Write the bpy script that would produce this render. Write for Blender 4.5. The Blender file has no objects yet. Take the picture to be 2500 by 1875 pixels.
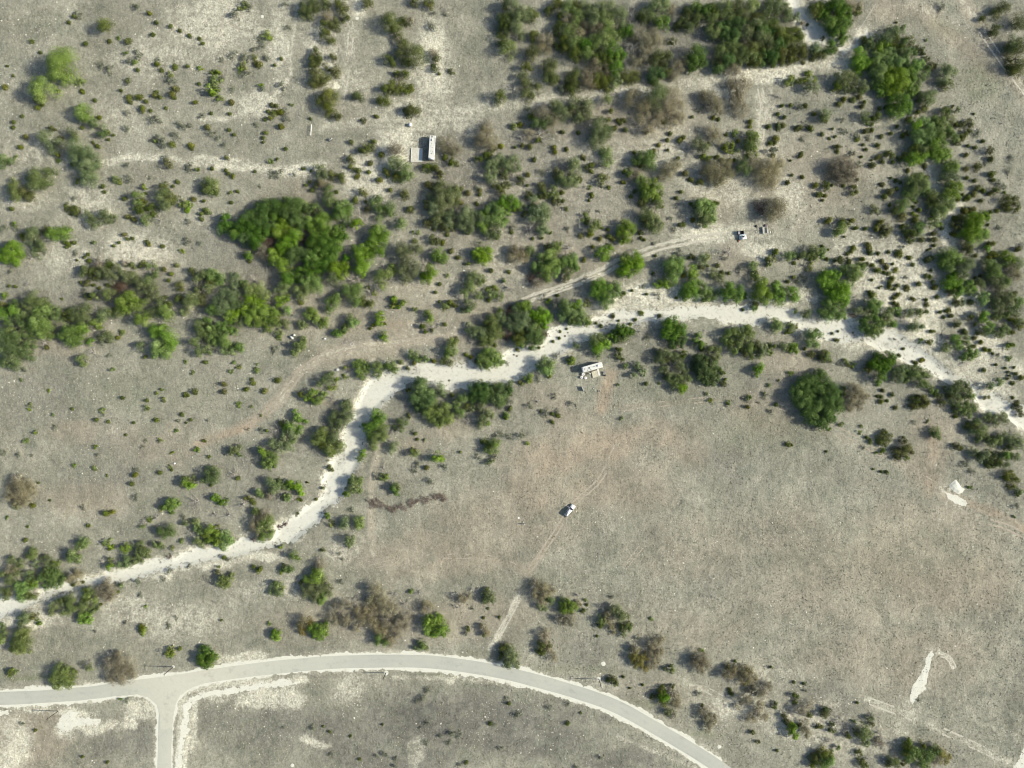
import bpy, bmesh, math, random
import numpy as np
from mathutils import Vector, Matrix
rnd = random.Random(7); rng = np.random.default_rng(7)
R = math.radians
S = 0.175                      # metres covered by one photograph pixel on the ground
SCN = bpy.context.scene
COL = SCN.collection
# ---------------------------------------------------------------- camera, sky, sun, exposure
cd = bpy.data.cameras.new('camera'); cam = bpy.data.objects.new('camera', cd); COL.objects.link(cam)
CAM_H = 304.0
cam.location = (0, 0, CAM_H); cam.rotation_euler = (0, 0, 0)
cd.sensor_width = 36; cd.lens = 36 * CAM_H / (2500 * S)
cd.clip_start = 1; cd.clip_end = 20000
SCN.camera = cam
SUN_EL, SUN_AZ = R(33), R(92)  # azimuth clockwise from +Y: the sun stands to the right of the picture
w = bpy.data.worlds.new('World'); SCN.world = w; w.use_nodes = True
nt = w.node_tree; bg = nt.nodes['Background']
sky = nt.nodes.new('ShaderNodeTexSky'); sky.sky_type = 'NISHITA'; sky.sun_disc = False
sky.sun_elevation = SUN_EL; sky.sun_rotation = SUN_AZ; sky.air_density = 1.0; sky.dust_density = 2.0
nt.links.new(sky.outputs[0], bg.inputs[0]); bg.inputs[1].default_value = 0.098
ld = bpy.data.lights.new('sun', 'SUN'); ld.energy = 4.2; ld.angle = R(0.6); ld.color = (1.0, 0.92, 0.78)
lo = bpy.data.objects.new('sun', ld); COL.objects.link(lo); lo.location = (200, 0, 150)
sdir = Vector((math.sin(SUN_AZ) * math.cos(SUN_EL), math.cos(SUN_AZ) * math.cos(SUN_EL), math.sin(SUN_EL)))
lo.rotation_euler = sdir.to_track_quat('Z', 'Y').to_euler()
SCN.view_settings.view_transform = 'Standard'; SCN.view_settings.look = 'None'
SCN.view_settings.gamma = 1; SCN.view_settings.exposure = 0.57; SCN.view_settings.use_curve_mapping = False

SCN.cycles.filter_width = 1.05

# ---------------------------------------------------------------- helpers
def W(px, py, h=0.0):
    """photograph pixel -> ground position of a thing whose visible top stands h metres up"""
    k = 1 - h / CAM_H
    return (px - 1250) * S * k, (937.5 - py) * S * k
def tag(o, label=None, cat=None, group=None, kind=None):
    if label: o['label'] = label
    if cat: o['category'] = cat
    if group: o['group'] = group
    if kind: o['kind'] = kind
    return o
def link(o, parent=None):
    COL.objects.link(o)
    if parent: o.parent = parent
    return o
def mesh(name, V, F, mat=None, attr=None, smooth=False):
    """numpy vertices (n,3) and same-size faces (m,k), or a list of such face arrays"""
    me = bpy.data.meshes.new(name)
    V = np.asarray(V, dtype=np.float32)
    Fs = F if isinstance(F, list) else [F]
    Fs = [np.asarray(f, dtype=np.int32) for f in Fs if len(f)]
    idx = np.concatenate([f.ravel() for f in Fs]); tot = np.concatenate([np.full(len(f), f.shape[1], np.int32) for f in Fs])
    me.vertices.add(len(V)); me.vertices.foreach_set('co', V.ravel())
    me.loops.add(len(idx)); me.loops.foreach_set('vertex_index', idx)
    me.polygons.add(len(tot)); me.polygons.foreach_set('loop_start', np.concatenate([[0], np.cumsum(tot)[:-1]]).astype(np.int32))
    if smooth: me.polygons.foreach_set('use_smooth', np.ones(len(tot), bool))
    if attr:
        for k, a in attr.items():
            a = np.asarray(a, np.float32)
            if a.ndim == 1:
                at = me.attributes.new(k, 'FLOAT', 'POINT'); at.data.foreach_set('value', a)
            else:
                at = me.attributes.new(k, 'FLOAT_COLOR', 'POINT'); at.data.foreach_set('color', a.ravel())
    me.update(calc_edges=True)
    if mat: me.materials.append(mat)
    return me
def ob(name, me, parent=None, loc=(0, 0, 0)):
    o = bpy.data.objects.new(name, me); o.location = loc
    return link(o, parent)
def empty(name, loc, rz=0):
    o = bpy.data.objects.new(name, None); o.location = loc; o.rotation_euler = (0, 0, rz); o.empty_display_size = 0.5
    return link(o)
class NT:
    def __init__(s, name):
        s.m = bpy.data.materials.new(name); s.m.use_nodes = True; s.t = s.m.node_tree
        s.b = s.t.nodes['Principled BSDF']; s.b.inputs['Roughness'].default_value = 0.9
        s.b.inputs['Specular IOR Level'].default_value = 0.2
        s._co = None
    def n(s, k, **kw):
        x = s.t.nodes.new('ShaderNode' + k)
        for a, v in kw.items(): setattr(x, a, v)
        return x
    def L(s, a, b): s.t.links.new(a, b)
    def co(s):
        if not s._co: s._co = s.n('TexCoord').outputs['Object']
        return s._co
    def noise(s, scale, detail=3, rough=0.55, off=0.0, aniso=None):
        x = s.n('TexNoise'); x.inputs['Scale'].default_value = scale; x.inputs['Detail'].default_value = detail
        x.inputs['Roughness'].default_value = rough
        mp = s.n('Mapping'); mp.inputs['Location'].default_value = (off, off * 1.7, 0)
        if aniso: mp.inputs['Rotation'].default_value = (0, 0, aniso[0]); mp.inputs['Scale'].default_value = (1, aniso[1], 1)
        s.L(s.co(), mp.inputs[0]); s.L(mp.outputs[0], x.inputs['Vector'])
        return x.outputs['Fac']
    def voro(s, scale, out='Distance'):
        x = s.n('TexVoronoi'); x.inputs['Scale'].default_value = scale; s.L(s.co(), x.inputs['Vector']); return x.outputs[out]
    def rng(s, v, a, b, c=0.0, d=1.0, smooth=True):
        x = s.n('MapRange'); x.clamp = True
        if smooth: x.interpolation_type = 'SMOOTHSTEP'
        for i, q in zip((1, 2, 3, 4), (a, b, c, d)): x.inputs[i].default_value = q
        s.put(v, x.inputs[0]); return x.outputs[0]
    def put(s, v, sock):
        if isinstance(v, (int, float)): sock.default_value = v
        elif isinstance(v, tuple): sock.default_value = (*v, 1) if len(v) == 3 else v
        else: s.L(v, sock)
    def math(s, op, a, b=0.0, c=0.0):
        x = s.n('Math', operation=op)
        for i, q in enumerate((a, b, c)): s.put(q, x.inputs[i])
        return x.outputs[0]
    def mix(s, f, a, b, mode='MIX'):
        x = s.n('Mix', data_type='RGBA', blend_type=mode)
        s.put(f, x.inputs[0]); s.put(a, x.inputs[6]); s.put(b, x.inputs[7]); return x.outputs[2]
    def attr(s, name, out='Fac'):
        x = s.n('Attribute'); x.attribute_name = name; return x.outputs[out]
    def bump(s, h, strength, dist):
        x = s.n('Bump'); x.inputs['Strength'].default_value = strength; x.inputs['Distance'].default_value = dist
        s.put(h, x.inputs['Height']); s.L(x.outputs[0], s.b.inputs['Normal'])
    def base(s, c): s.put(c, s.b.inputs['Base Color']); return s.m
def plain(name, col, rough=0.6, metal=0.0, var=0.12, scale=3.0):
    q = NT(name); q.b.inputs['Roughness'].default_value = rough; q.b.inputs['Metallic'].default_value = metal
    q.b.inputs['Specular IOR Level'].default_value = 0.4
    n = q.noise(scale, 4)
    return q.base(q.mix(q.rng(n, .3, .75), tuple(c * (1 - var) for c in col), tuple(min(1, c * (1 + var)) for c in col)))

def vnoise(x, y, scale, seed=0, octaves=3):
    """smooth value noise on arrays, 0..1"""
    g = np.random.default_rng(seed); T = g.random((256, 256)); out = 0; amp = 1; tot = 0
    for o in range(octaves):
        u = np.asarray(x) / scale * 2 ** o + 97.3 * o + 500; v = np.asarray(y) / scale * 2 ** o + 41.7 * o + 500
        i = np.floor(u).astype(int); j = np.floor(v).astype(int); fu = u - i; fv = v - j
        fu = fu * fu * (3 - 2 * fu); fv = fv * fv * (3 - 2 * fv)
        a = T[i % 256, j % 256]; b = T[(i + 1) % 256, j % 256]; c = T[i % 256, (j + 1) % 256]; d = T[(i + 1) % 256, (j + 1) % 256]
        out = out + amp * ((a * (1 - fu) + b * fu) * (1 - fv) + (c * (1 - fu) + d * fu) * fv); tot += amp; amp *= .5
    return out / tot
def seg_dist(x, y, pts):
    """distance of arrays x,y to a polyline, in metres"""
    D = np.full(np.shape(x), 1e9)
    for (ax, ay), (bx, by) in zip(pts[:-1], pts[1:]):
        dx, dy = bx - ax, by - ay; l2 = dx * dx + dy * dy + 1e-9
        t = np.clip(((x - ax) * dx + (y - ay) * dy) / l2, 0, 1)
        D = np.minimum(D, np.hypot(x - ax - t * dx, y - ay - t * dy))
    return D
def in_poly(x, y, P):
    r = np.zeros(np.shape(x), bool); n = len(P)
    for i in range(n):
        (x1, y1), (x2, y2) = P[i], P[(i + 1) % n]
        if y1 == y2: continue
        c = ((y1 > y) != (y2 > y)) & (x < (x2 - x1) * (y - y1) / (y2 - y1) + x1)
        r ^= c
    return r
def sdf(x, y, P):
    d = seg_dist(x, y, P + [P[0]]); return np.where(in_poly(x, y, P), -d, d)
def Wp(L, k=1.0): return [W(a * k, b * k)[:2] for a, b in L]
OV = 2500 / 2212.0             # the overview the soft patches were traced on
def tile(ox, oy, L): return [(ox + a / 4.424, oy + b / 4.424) for a, b in L]
# ================================================================ THE LAND
# dry creek: upper bank and lower bank (photograph pixels)
CR_UP = [(-40, 1470)] + tile(0, 1125, [(0,1520),(140,1490),(240,1530),(400,1500),(440,1400),(600,1360),(740,1310),(930,1270),(1050,1255),(1150,1210),(1300,1190),(1480,1120),(1700,1070),(1860,1070),(2000,990),(2120,950)]) \
 + tile(500, 1125, [(0,960),(150,935),(200,965),(300,890),(400,840),(500,860),(700,870),(780,780),(765,710),(880,640),(990,600),(1100,500),(1250,400),(1290,330),(1280,180),(1340,110)]) \
 + tile(500, 750, [(1370,1659),(1440,1580),(1500,1520),(1470,1400),(1520,1290),(1600,1230),(1630,1100),(1650,1020),(1690,940),(1750,830),(1800,760),(1950,700)]) \
 + tile(1000, 750, [(0,640),(250,620),(420,640),(700,610),(800,660),(1000,630),(1010,530),(1100,470),(1270,440),(1420,430),(1440,370),(1500,330),(1510,260),(1650,210),(1960,190),(1990,130)]) \
 + tile(1500, 750, [(0,40),(250,50),(560,30),(800,0),(1300,-15),(1600,-20),(1900,20),(2000,70)]) \
 + tile(2000, 750, [(0,160),(300,110),(450,170),(480,310),(700,240),(850,280),(1000,400),(1150,490),(1300,610),(1450,740),(1620,800),(1680,850),(1720,950),(1900,930),(2050,1030),(2180,1040),(2380,1160)])
CR_LO = [(-40, 1520)] + tile(0, 1125, [(0,1690),(100,1650),(250,1590),(440,1500),(700,1440),(800,1380),(1000,1300),(1240,1310),(1450,1270),(1700,1190),(1900,1150),(2100,1110)]) \
 + tile(500, 1125, [(0,1085),(120,1060),(400,1010),(600,960),(830,890),(900,900),(1080,760),(1230,650),(1290,510),(1420,440),(1500,330),(1540,190),(1600,120)]) \
 + tile(500, 750, [(1660,1659),(1700,1500),(1710,1400),(1700,1300),(1760,1200),(1820,1120),(1900,1050),(2000,960),(2120,880)]) \
 + tile(1000, 750, [(0,780),(200,790),(400,890),(600,870),(850,810),(1100,800),(1250,720),(1380,620),(1540,560),(1640,470),(1850,380),(1950,310)]) \
 + tile(1500, 750, [(0,190),(200,190),(330,140),(500,130),(750,130),(950,100),(1200,150),(1350,190),(1550,180),(1650,110),(1800,130),(2000,200)]) \
 + tile(2000, 750, [(0,330),(200,370),(480,360),(600,430),(800,490),(900,570),(1030,600),(1130,650),(1250,720),(1400,820),(1550,810),(1680,900),(1700,1010),(1800,1130),(2000,1130),(2080,1220),(2212,1320),(2380,1400)])
CREEK = Wp(CR_UP + CR_LO[::-1])
WASH = Wp(tile(1500, 0, [(1880,-40),(1900,60),(1960,200),(2050,300),(2070,420),(2212,490)]) + tile(2000, 0, [(0,470),(150,500),(270,560),(400,520),(460,440),(560,380),(520,340),(440,360),(400,440),(310,500),(200,440),(100,370),(20,290)]) + tile(1500, 0, [(2180,250),(2100,160),(2000,80),(1980,-40)]))
PATCHES = {   # sheets of bare caliche gravel lying on the land
 'gravel_patch_a': Wp(tile(2000, 1500, [(1215,390),(1250,430),(1215,470),(1205,560),(1180,640),(1170,740),(1140,780),(1165,810),(1090,860),(1050,910),(1010,965),(985,940),(990,850),(1010,770),(1060,710),(1110,640),(1140,560),(1150,480)])),
 'gravel_patch_c': Wp(tile(0, 1500, [(640,1285),(632,1200),(650,1110),(740,1035),(860,1060),(800,1120),(900,1110),(1105,1130),(1050,1190),(900,1200),(780,1230),(700,1285)])),
 'gravel_patch_d': Wp(tile(0, 1500, [(1880,1700),(1900,1590),(1930,1400),(1950,1250),(1940,1200),(1975,1100),(1990,990),(2060,900),(2212,830),(2212,880),(2090,960),(2040,1050),(2020,1200),(2050,1260),(1990,1340),(1970,1480),(1960,1700)])),
 'gravel_patch_e': Wp(tile(500, 1500, [(-20,830),(120,820),(300,790),(620,745),(880,700),(910,725),(1030,735),(900,775),(560,800),(250,860),(-20,905)])),
 'gravel_patch_f': Wp(tile(0, 1500, [(0,1030),(90,1035),(110,1070),(0,1085)])),
 'gravel_patch_b': Wp(tile(2000, 1125, [(1350,330),(1420,350),(1500,380),(1590,430),(1610,465),(1590,495),(1500,470),(1400,420),(1390,380)])),
}
ROADC = [(-120,1707),(0,1705),(60,1703),(129,1699),(226,1691),(316,1678),(418,1665),(500,1652),(613,1636),(726,1624),(839,1616),(1000,1614),(1090,1620),(1203,1637),(1294,1658),(1407,1690),(1500,1723),(1586,1769),(1703,1839),(1771,1884),(1900,1975)]
SIDEC = [(428,1664),(414,1700),(406,1740),(403,1790),(401,1875),(399,2000)]
def smooth(P, n=6):
    P = [Vector((a, b)) for a, b in P]; out = []
    for i in range(len(P) - 1):
        p0 = P[max(i - 1, 0)]; p1 = P[i]; p2 = P[i + 1]; p3 = P[min(i + 2, len(P) - 1)]
        for k in range(n):
            t = k / n
            out.append(0.5 * ((2 * p1) + (-p0 + p2) * t + (2 * p0 - 5 * p1 + 4 * p2 - p3) * t * t + (-p0 + 3 * p1 - 3 * p2 + p3) * t ** 3))
    out.append(P[-1]); return [tuple(p) for p in out]
ROAD_W = Wp(smooth(ROADC)); SIDE_W = Wp(smooth(SIDEC))
HALF = 17.0 * S
JUNC = Wp(tile(0, 1500, [(1250,890),(1480,866),(1600,900),(1690,975),(1722,1090),(1726,1240),(1866,1240),(1880,1080),(1905,960),(1945,880),(2060,800),(2212,745),(2212,690),(1300,800)]))
CORNER = Wp(tile(2000, 1500, [(2212,1395),(2180,1480),(2150,1560),(2090,1659),(2060,1800),(2500,1800),(2500,1395)]))

def road_sd(x, y):
    return np.minimum(np.minimum(seg_dist(x, y, ROAD_W) - HALF, seg_dist(x, y, SIDE_W) - HALF), sdf(x, y, JUNC))
xs = np.concatenate([[-6000, -3000, -1500, -800, -480, -330], np.arange(-262, 262.1, 0.7), [330, 480, 800, 1500, 3000, 6000]])
ys = np.concatenate([[-6000, -3000, -1500, -800, -400, -270], np.arange(-206, 206.1, 0.7), [270, 400, 800, 1500, 3000, 6000]])
GX, GY = np.meshgrid(xs, ys)
rd = road_sd(GX, GY); csd = sdf(GX, GY, CREEK); wsd = sdf(GX, GY, WASH)
def sstep(v, a, b):
    t = np.clip((v - a) / (b - a), 0, 1); return t * t * (3 - 2 * t)
GZ = (vnoise(GX, GY, 38, 3, 3) - .5) * 1.6 * sstep(rd, 2, 16) * sstep(csd, 0, 10)
GZ = GZ + (vnoise(GX, GY, 3.2, 5, 3) - .5) * .22 * sstep(rd, 1.5, 6) * sstep(csd, 0, 2)
GZ = GZ - 1.0 * (1 - sstep(csd, -1.6, 1.8)) - 0.35 * (1 - sstep(wsd, -1.5, 1.0))
def Z(x, y):
    """height of the land at x,y"""
    x = np.asarray(x, float); y = np.asarray(y, float)
    i = np.clip(np.searchsorted(xs, x) - 1, 0, len(xs) - 2); j = np.clip(np.searchsorted(ys, y) - 1, 0, len(ys) - 2)
    fx = np.clip((x - xs[i]) / (xs[i + 1] - xs[i]), 0, 1); fy = np.clip((y - ys[j]) / (ys[j + 1] - ys[j]), 0, 1)
    r = (GZ[j, i] * (1 - fx) + GZ[j, i + 1] * fx) * (1 - fy) + (GZ[j + 1, i] * (1 - fx) + GZ[j + 1, i + 1] * fx) * fy
    return r
# ---- soft soil patches, overview pixels: (x, y, rx, ry, strength); strokes: ([(x,y)..], half width px, strength)
LIME_B = [(470,60,140,90,.42),(330,120,160,60,.36),(600,90,40,130,.4),(560,230,80,40,.45),(250,250,120,60,.2),(700,120,40,120,.45),(760,190,60,60,.3),(930,130,50,110,.6),(900,250,120,60,.4),(1000,260,60,40,.35),(860,320,60,60,.6),(800,380,90,70,.45),
 (720,195,9,16,1),(775,10,25,40,.9),(640,370,80,22,.8),(470,350,80,12,.6),(330,340,60,10,.5),(100,330,90,50,.35),(60,420,70,60,.35),(200,440,80,70,.42),(300,540,90,60,.45),(150,560,80,40,.3),(440,470,80,40,.25),
 (1650,165,90,30,.6),(1550,190,80,20,.45),(1830,130,50,40,.7),(1660,280,40,100,.4),(1560,400,120,60,.35),(1560,500,140,30,.5),(1640,540,60,30,.5),(1700,430,40,60,.45),(1450,330,80,70,.35),(1300,330,90,60,.3),(1620,180,60,20,.4),
 (1930,600,150,110,.45),(1850,540,80,60,.4),(2050,640,80,80,.55),(2120,760,60,80,.75),(2060,480,25,90,.6),(2040,380,25,60,.7),(1990,700,80,60,.7),(2130,660,30,60,.5),(1400,640,140,28,.75),(1560,640,120,20,.7),(1880,725,120,40,.8),(1330,700,60,20,.8),(1750,690,80,30,.6),
 (850,570,200,120,.15),(1150,420,300,150,.2),(1300,480,200,100,.2),(1100,570,150,60,.25),(1000,620,200,40,.2),
 (350,1245,40,12,.8),(470,1213,70,14,.85),(560,1200,60,16,.7),(160,1290,120,26,.8),(60,1330,90,30,.6),(740,1180,60,40,.35),(860,800,120,25,.7),(1060,800,120,20,.6),
 (160,1545,60,16,1),(150,1585,30,30,.8),(200,1570,90,22,.85),(30,1500,70,22,.6),(60,1525,60,26,.8),(30,1610,50,80,.55),(310,1530,60,25,.6),(275,1560,20,30,.7),(570,1510,90,34,.65),(620,1500,50,40,.6),(460,1495,60,30,.5),(760,1490,50,50,.45),(970,1462,20,8,.5),(140,1490,200,16,.5),(540,1430,140,22,.5),(800,1420,120,14,.4),
 (680,1605,40,14,.6),(900,1620,16,50,.4),(1270,1480,100,40,.3),(1600,1520,90,50,.45),(1750,1560,120,60,.4),(1680,1460,90,30,.3),(1850,1600,140,50,.35),(350,1340,150,50,.35),(250,1300,100,30,.4),(600,1270,120,30,.3),(1340,1330,200,60,.1),(1590,640,300,14,.7),(410,1570,12,90,.6)]
LIME_S = [([(2015,1412),(2005,1450),(1985,1500),(1970,1545)],22,.42),([(2045,1065),(2070,1080)],22,.4),([(600,870),(650,802),(700,766),(780,745),(880,735),(960,728),(1010,708)],9,.5),([(700,766),(840,742),(900,715)],16,.4),([(620,90),(630,160),(605,200),(545,238),(485,258),(430,256)],5,.75),([(220,352),(300,338),(380,345),(450,357),(540,362),(610,366),(700,358)],8,.7),([(740,0),(762,60),(752,150),(735,235)],14,.4),([(1840,128),(1700,152),(1500,180),(1200,216),(960,246),(700,275)],12,.6),
 ([(385,1660),(388,1570),(392,1500),(440,1482),(560,1475),(660,1468)],6,1),([(400,1500),(405,1560),(398,1659)],6,.8),([(370,1480),(640,1462)],5,.7),([(1300,668),(1450,640),(1600,638),(1700,656)],16,.85),([(1700,682),(1900,722),(2000,772),(2080,802),(2160,860)],30,.75),
 ([(2010,340),(2022,420),(2032,490),(2064,560),(2092,620),(2115,680),(2150,740),(2200,800)],12,.8),([(1130,654),(1200,628),(1290,596),(1352,566),(1422,540),(1500,522),(1560,514)],1.5,1.1),([(1130,644),(1200,620),(1286,586),(1346,555),(1418,529),(1500,511),(1560,504)],1.5,1.1),
 ([(1870,1513),(1960,1545),(2060,1590),(2150,1633),(2190,1650)],6,.5),([(2200,1590),(2110,1560),(2100,1530)],3,.4),([(1060,1400),(1100,1330),(1120,1285)],6,.75),([(1330,1590),(1500,1659)],4,.5),([(1220,1490),(1400,1570),(1560,1659)],3,.6),([(850,1462),(1000,1466),(1120,1480)],4,.6),
 ([(2080,0),(2130,80),(2175,150),(2220,205)],9,.45),([(1880,30),(1960,12),(2060,40),(2150,130)],14,.3),([(1470,1465),(1560,1510),(1640,1560),(1800,1640)],6,.35),([(640,10),(650,80),(700,140)],6,.5),([(1835,30),(1800,80)],4,.6),([(2025,1412),(2050,1420),(2065,1450)],3,.8),([(1395,1170),(1345,1230)],3,.3),
 ([(760,1180),(840,1130)],4,.3),([(790,1380),(900,1330),(960,1325)],3,.35),([(640,50),(625,130)],5,.7),([(820,960),(804,1030),(800,1100),(806,1200)],4,.45),([(2030,320),(2000,345),(1990,365)],8,.4)]
WARM_B = [(1300,960,120,50,.75),(1200,990,120,60,.7),(1150,1060,80,60,.6),(1280,1060,100,60,.5),(1100,1120,200,90,.35),(950,1200,220,60,.4),(1400,940,110,40,.6),(1370,1050,120,80,.4),(1480,960,60,60,.4),(1900,1250,340,140,.3),(2000,1150,200,90,.3),(2080,1260,160,90,.4),(1950,1420,260,80,.3),(1500,1180,160,90,.25),(1700,1150,120,90,.2),
 (1000,1330,200,60,.35),(1500,1350,200,60,.2),(880,712,60,26,.7),(1310,1010,50,50,.3),(1240,905,80,40,.4),(1650,890,90,60,.35),(1700,780,90,60,.3),(1600,560,60,40,.3),(1540,440,60,50,.35),(60,1600,90,90,.5),(120,1590,60,60,.4),(190,1080,120,50,.4),(330,960,120,50,.3),(160,930,80,30,.35),(1430,1500,150,60,.1),(500,1180,90,30,.2),
 (640,640,200,120,.25),(650,500,150,120,.3),(900,640,120,70,.3),(120,720,150,60,.3),(330,560,60,40,.3),(1150,450,300,160,.22),(1200,560,200,80,.3),(1050,700,120,60,.4),(1750,380,200,120,.25),(1350,260,200,80,.3),(800,1340,260,60,.3),(1170,1130,30,20,.4),(760,700,120,60,.3),(1180,860,80,30,.3),(970,920,60,40,.4),(900,960,60,30,.3),(2020,920,60,60,.3),(2000,1000,60,60,.4)]
WARM_S = [([(430,960),(540,918),(600,870),(650,800),(700,768),(780,746),(880,737),(960,730),(1010,708)],9,.85),([(700,768),(760,760),(840,748)],20,.6),([(2040,1070),(2090,1085),(2150,1110),(2230,1150)],8,.85),([(2020,940),(2012,1000),(2008,1060)],16,.7),([(1330,950),(1290,1040),(1235,1092),(1200,1150),(1140,1236)],7,.55),([(1316,810),(1300,882)],12,1.0),([(1140,1236),(1100,1215),(1000,1200),(850,1240)],9,.45),([(820,960),(804,1030),(800,1100),(806,1200)],5,.5),([(1330,880),(1600,860),(1900,980),(2080,1080)],5,.25),([(600,870),(560,900),(380,990)],8,.4),([(780,880),(700,870)],6,.4),([(2080,0),(2130,80),(2175,150),(2220,205)],14,.4),([(1900,20),(2000,30),(2080,90),(2140,150)],20,.4)]
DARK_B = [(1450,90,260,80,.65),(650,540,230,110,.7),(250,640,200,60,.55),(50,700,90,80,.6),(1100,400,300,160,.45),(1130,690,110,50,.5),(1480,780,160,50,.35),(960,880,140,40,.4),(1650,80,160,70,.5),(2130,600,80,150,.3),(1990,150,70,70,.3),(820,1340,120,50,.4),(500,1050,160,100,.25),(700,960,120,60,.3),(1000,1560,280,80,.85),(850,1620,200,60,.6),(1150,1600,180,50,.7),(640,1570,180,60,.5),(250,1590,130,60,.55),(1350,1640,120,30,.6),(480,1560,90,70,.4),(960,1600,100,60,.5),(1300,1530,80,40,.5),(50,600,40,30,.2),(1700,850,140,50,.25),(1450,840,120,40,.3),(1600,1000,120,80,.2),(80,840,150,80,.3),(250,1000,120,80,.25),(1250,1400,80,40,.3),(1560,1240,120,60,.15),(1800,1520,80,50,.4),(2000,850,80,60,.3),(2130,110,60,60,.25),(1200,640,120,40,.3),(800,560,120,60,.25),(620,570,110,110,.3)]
GREEN_B = [(2120,180,50,50,.45),(2040,60,40,20,.3),(60,1455,90,8,.8),(220,1482,200,6,.3),(480,1448,90,9,.6),(640,1428,120,8,.9),(800,1422,140,6,.6),(950,1446,160,5,.4),(1010,1420,90,14,.35),(1250,1450,120,14,.4),(1400,1520,80,14,.5),(1520,1590,60,12,.5),(1480,830,180,60,.2),(1650,930,150,60,.25),(300,850,180,60,.2),(640,760,90,40,.2),(1920,1200,260,90,.12),(700,1240,90,40,.1)]
def field(B, Sx, soft=.35):
    out = np.zeros(GX.shape)
    jx = GX + (vnoise(GX, GY, 9, 21) - .5) * 8; jy = GY + (vnoise(GX, GY, 9, 22) - .5) * 8
    for x, y, rx, ry, s in B:
        if B is LIME_B and s < .8: s = min(.8, s * 1.4)
        cx, cy = W(x * OV, y * OV); d = np.hypot((jx - cx) / (rx * OV * S), (jy - cy) / (ry * OV * S))
        out = np.maximum(out, s * (1 - sstep(d, .35, 1.25)))
    jx = GX + (vnoise(GX, GY, 4, 23) - .5) * 1.6; jy = GY + (vnoise(GX, GY, 4, 24) - .5) * 1.6
    for P, hw, s in Sx:
        d = seg_dist(jx, jy, Wp([(a * OV, b * OV) for a, b in P])); h = hw * OV * S
        out = np.maximum(out, s * (.55 + .75 * vnoise(GX, GY, 6, 25)) * (1 - sstep(d, h * .2, h * 1.9 + .3)))
    return out
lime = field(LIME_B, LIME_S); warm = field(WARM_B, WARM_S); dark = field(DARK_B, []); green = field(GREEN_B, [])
bank = (1 - sstep(csd, 0.3, 4.5)) * .75; lime = np.maximum(lime, bank * (vnoise(GX, GY, 7, 31) > .45) * .9)
lime = np.maximum(lime, (1 - sstep(wsd, 0, 5)) * .8)
lime = np.maximum(lime, (1 - sstep(rd, 0.6, 3.2)) * .45)
att = np.stack([lime, warm, dark, green], -1).reshape(-1, 4)

# ---- ground material
g = NT('ground_soil')
A = g.n('Attribute'); A.attribute_name = 'soil'; sp = g.n('SeparateColor'); g.L(A.outputs['Color'], sp.inputs[0])
lm, wm, dk, gr = sp.outputs[0], sp.outputs[1], sp.outputs[2], A.outputs['Alpha']
nL = g.noise(.018, 4, .6, 3); nM = g.noise(.11, 5, .65, 9); nS = g.noise(.5, 4, .72, 1); nF = g.noise(1.35, 4, .8, 4)
nA = g.noise(1.1, 3, .7, 14, (.9, .35))
c = g.mix(g.rng(nL, .35, .65), (.185, .195, .150), (.248, .255, .197))
c = g.mix(g.rng(nM, .3, .7), c, (.30, .298, .234))
c = g.mix(g.math('MULTIPLY', g.rng(g.noise(.045, 4, .6, 30), .45, .65), .4), c, (.228, .222, .173))
c = g.mix(g.math('MULTIPLY', wm, g.rng(nM, .25, .65, .5, 1.1)), c, (.345, .292, .212))
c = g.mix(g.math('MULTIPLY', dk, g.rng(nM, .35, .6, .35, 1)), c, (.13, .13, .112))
c = g.mix(g.math('MULTIPLY', gr, g.rng(nS, .35, .6, .3, .9)), c, (.14, .165, .085))
c = g.mix(g.math('MULTIPLY', lm, g.rng(nS, .3, .7, .3, .9)), c, (.46, .45, .355))
pale = g.rng(g.math('ADD', lm, g.math('ADD', g.math('MULTIPLY', g.math('SUBTRACT', nS, .5), .9), g.math('MULTIPLY', g.math('SUBTRACT', nM, .5), .9))), .3, 1.0)
c = g.mix(pale, c, g.mix(g.rng(nF, .3, .7), (.43, .425, .325), (.60, .595, .485)))
spk = g.math('ADD', g.math('MULTIPLY', g.math('SUBTRACT', nF, .5), 1.5), g.math('MULTIPLY', g.math('SUBTRACT', nS, .5), .8))
spk = g.math('ADD', spk, g.math('MULTIPLY', g.math('SUBTRACT', nA, .5), .6))
spk = g.math('MULTIPLY', spk, g.rng(wm, 0, .6, 1, .72))
c = g.mix(1.0, c, g.rng(spk, -.5, .5, .48, 1.5, False), 'MULTIPLY')
# small dark tussocks
mot = g.math('ADD', g.math('MULTIPLY', g.noise(.04, 5, .68, 60), .62), g.math('MULTIPLY', g.noise(.28, 4, .7, 66, (.7, .5)), .4))
c = g.mix(1.0, c, g.rng(mot, .33, .67, .68, 1.27, False), 'MULTIPLY')
tf = g.math('MULTIPLY', g.rng(g.voro(.9), .0, .42, 1, 0), g.rng(g.noise(.3, 3, .6, 50), .5, .62))
c = g.mix(g.math('MULTIPLY', tf, .5), c, (.12, .125, .085))
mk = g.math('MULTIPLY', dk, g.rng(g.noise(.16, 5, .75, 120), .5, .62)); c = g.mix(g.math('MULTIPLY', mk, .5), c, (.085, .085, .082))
mk = g.math('MULTIPLY', dk, g.rng(g.noise(.1, 5, .75, 140), .55, .68)); c = g.mix(g.math('MULTIPLY', mk, .55), c, (.33, .315, .25))
g.base(c); g.b.inputs['Roughness'].default_value = .95
g.bump(g.math('ADD', nF, g.math('MULTIPLY', nS, 1.4)), .55, .5)
nx, ny = len(xs), len(ys)
I = np.arange(nx * ny).reshape(ny, nx)
F = np.stack([I[:-1, :-1], I[:-1, 1:], I[1:, 1:], I[1:, :-1]], -1).reshape(-1, 4)
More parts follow.
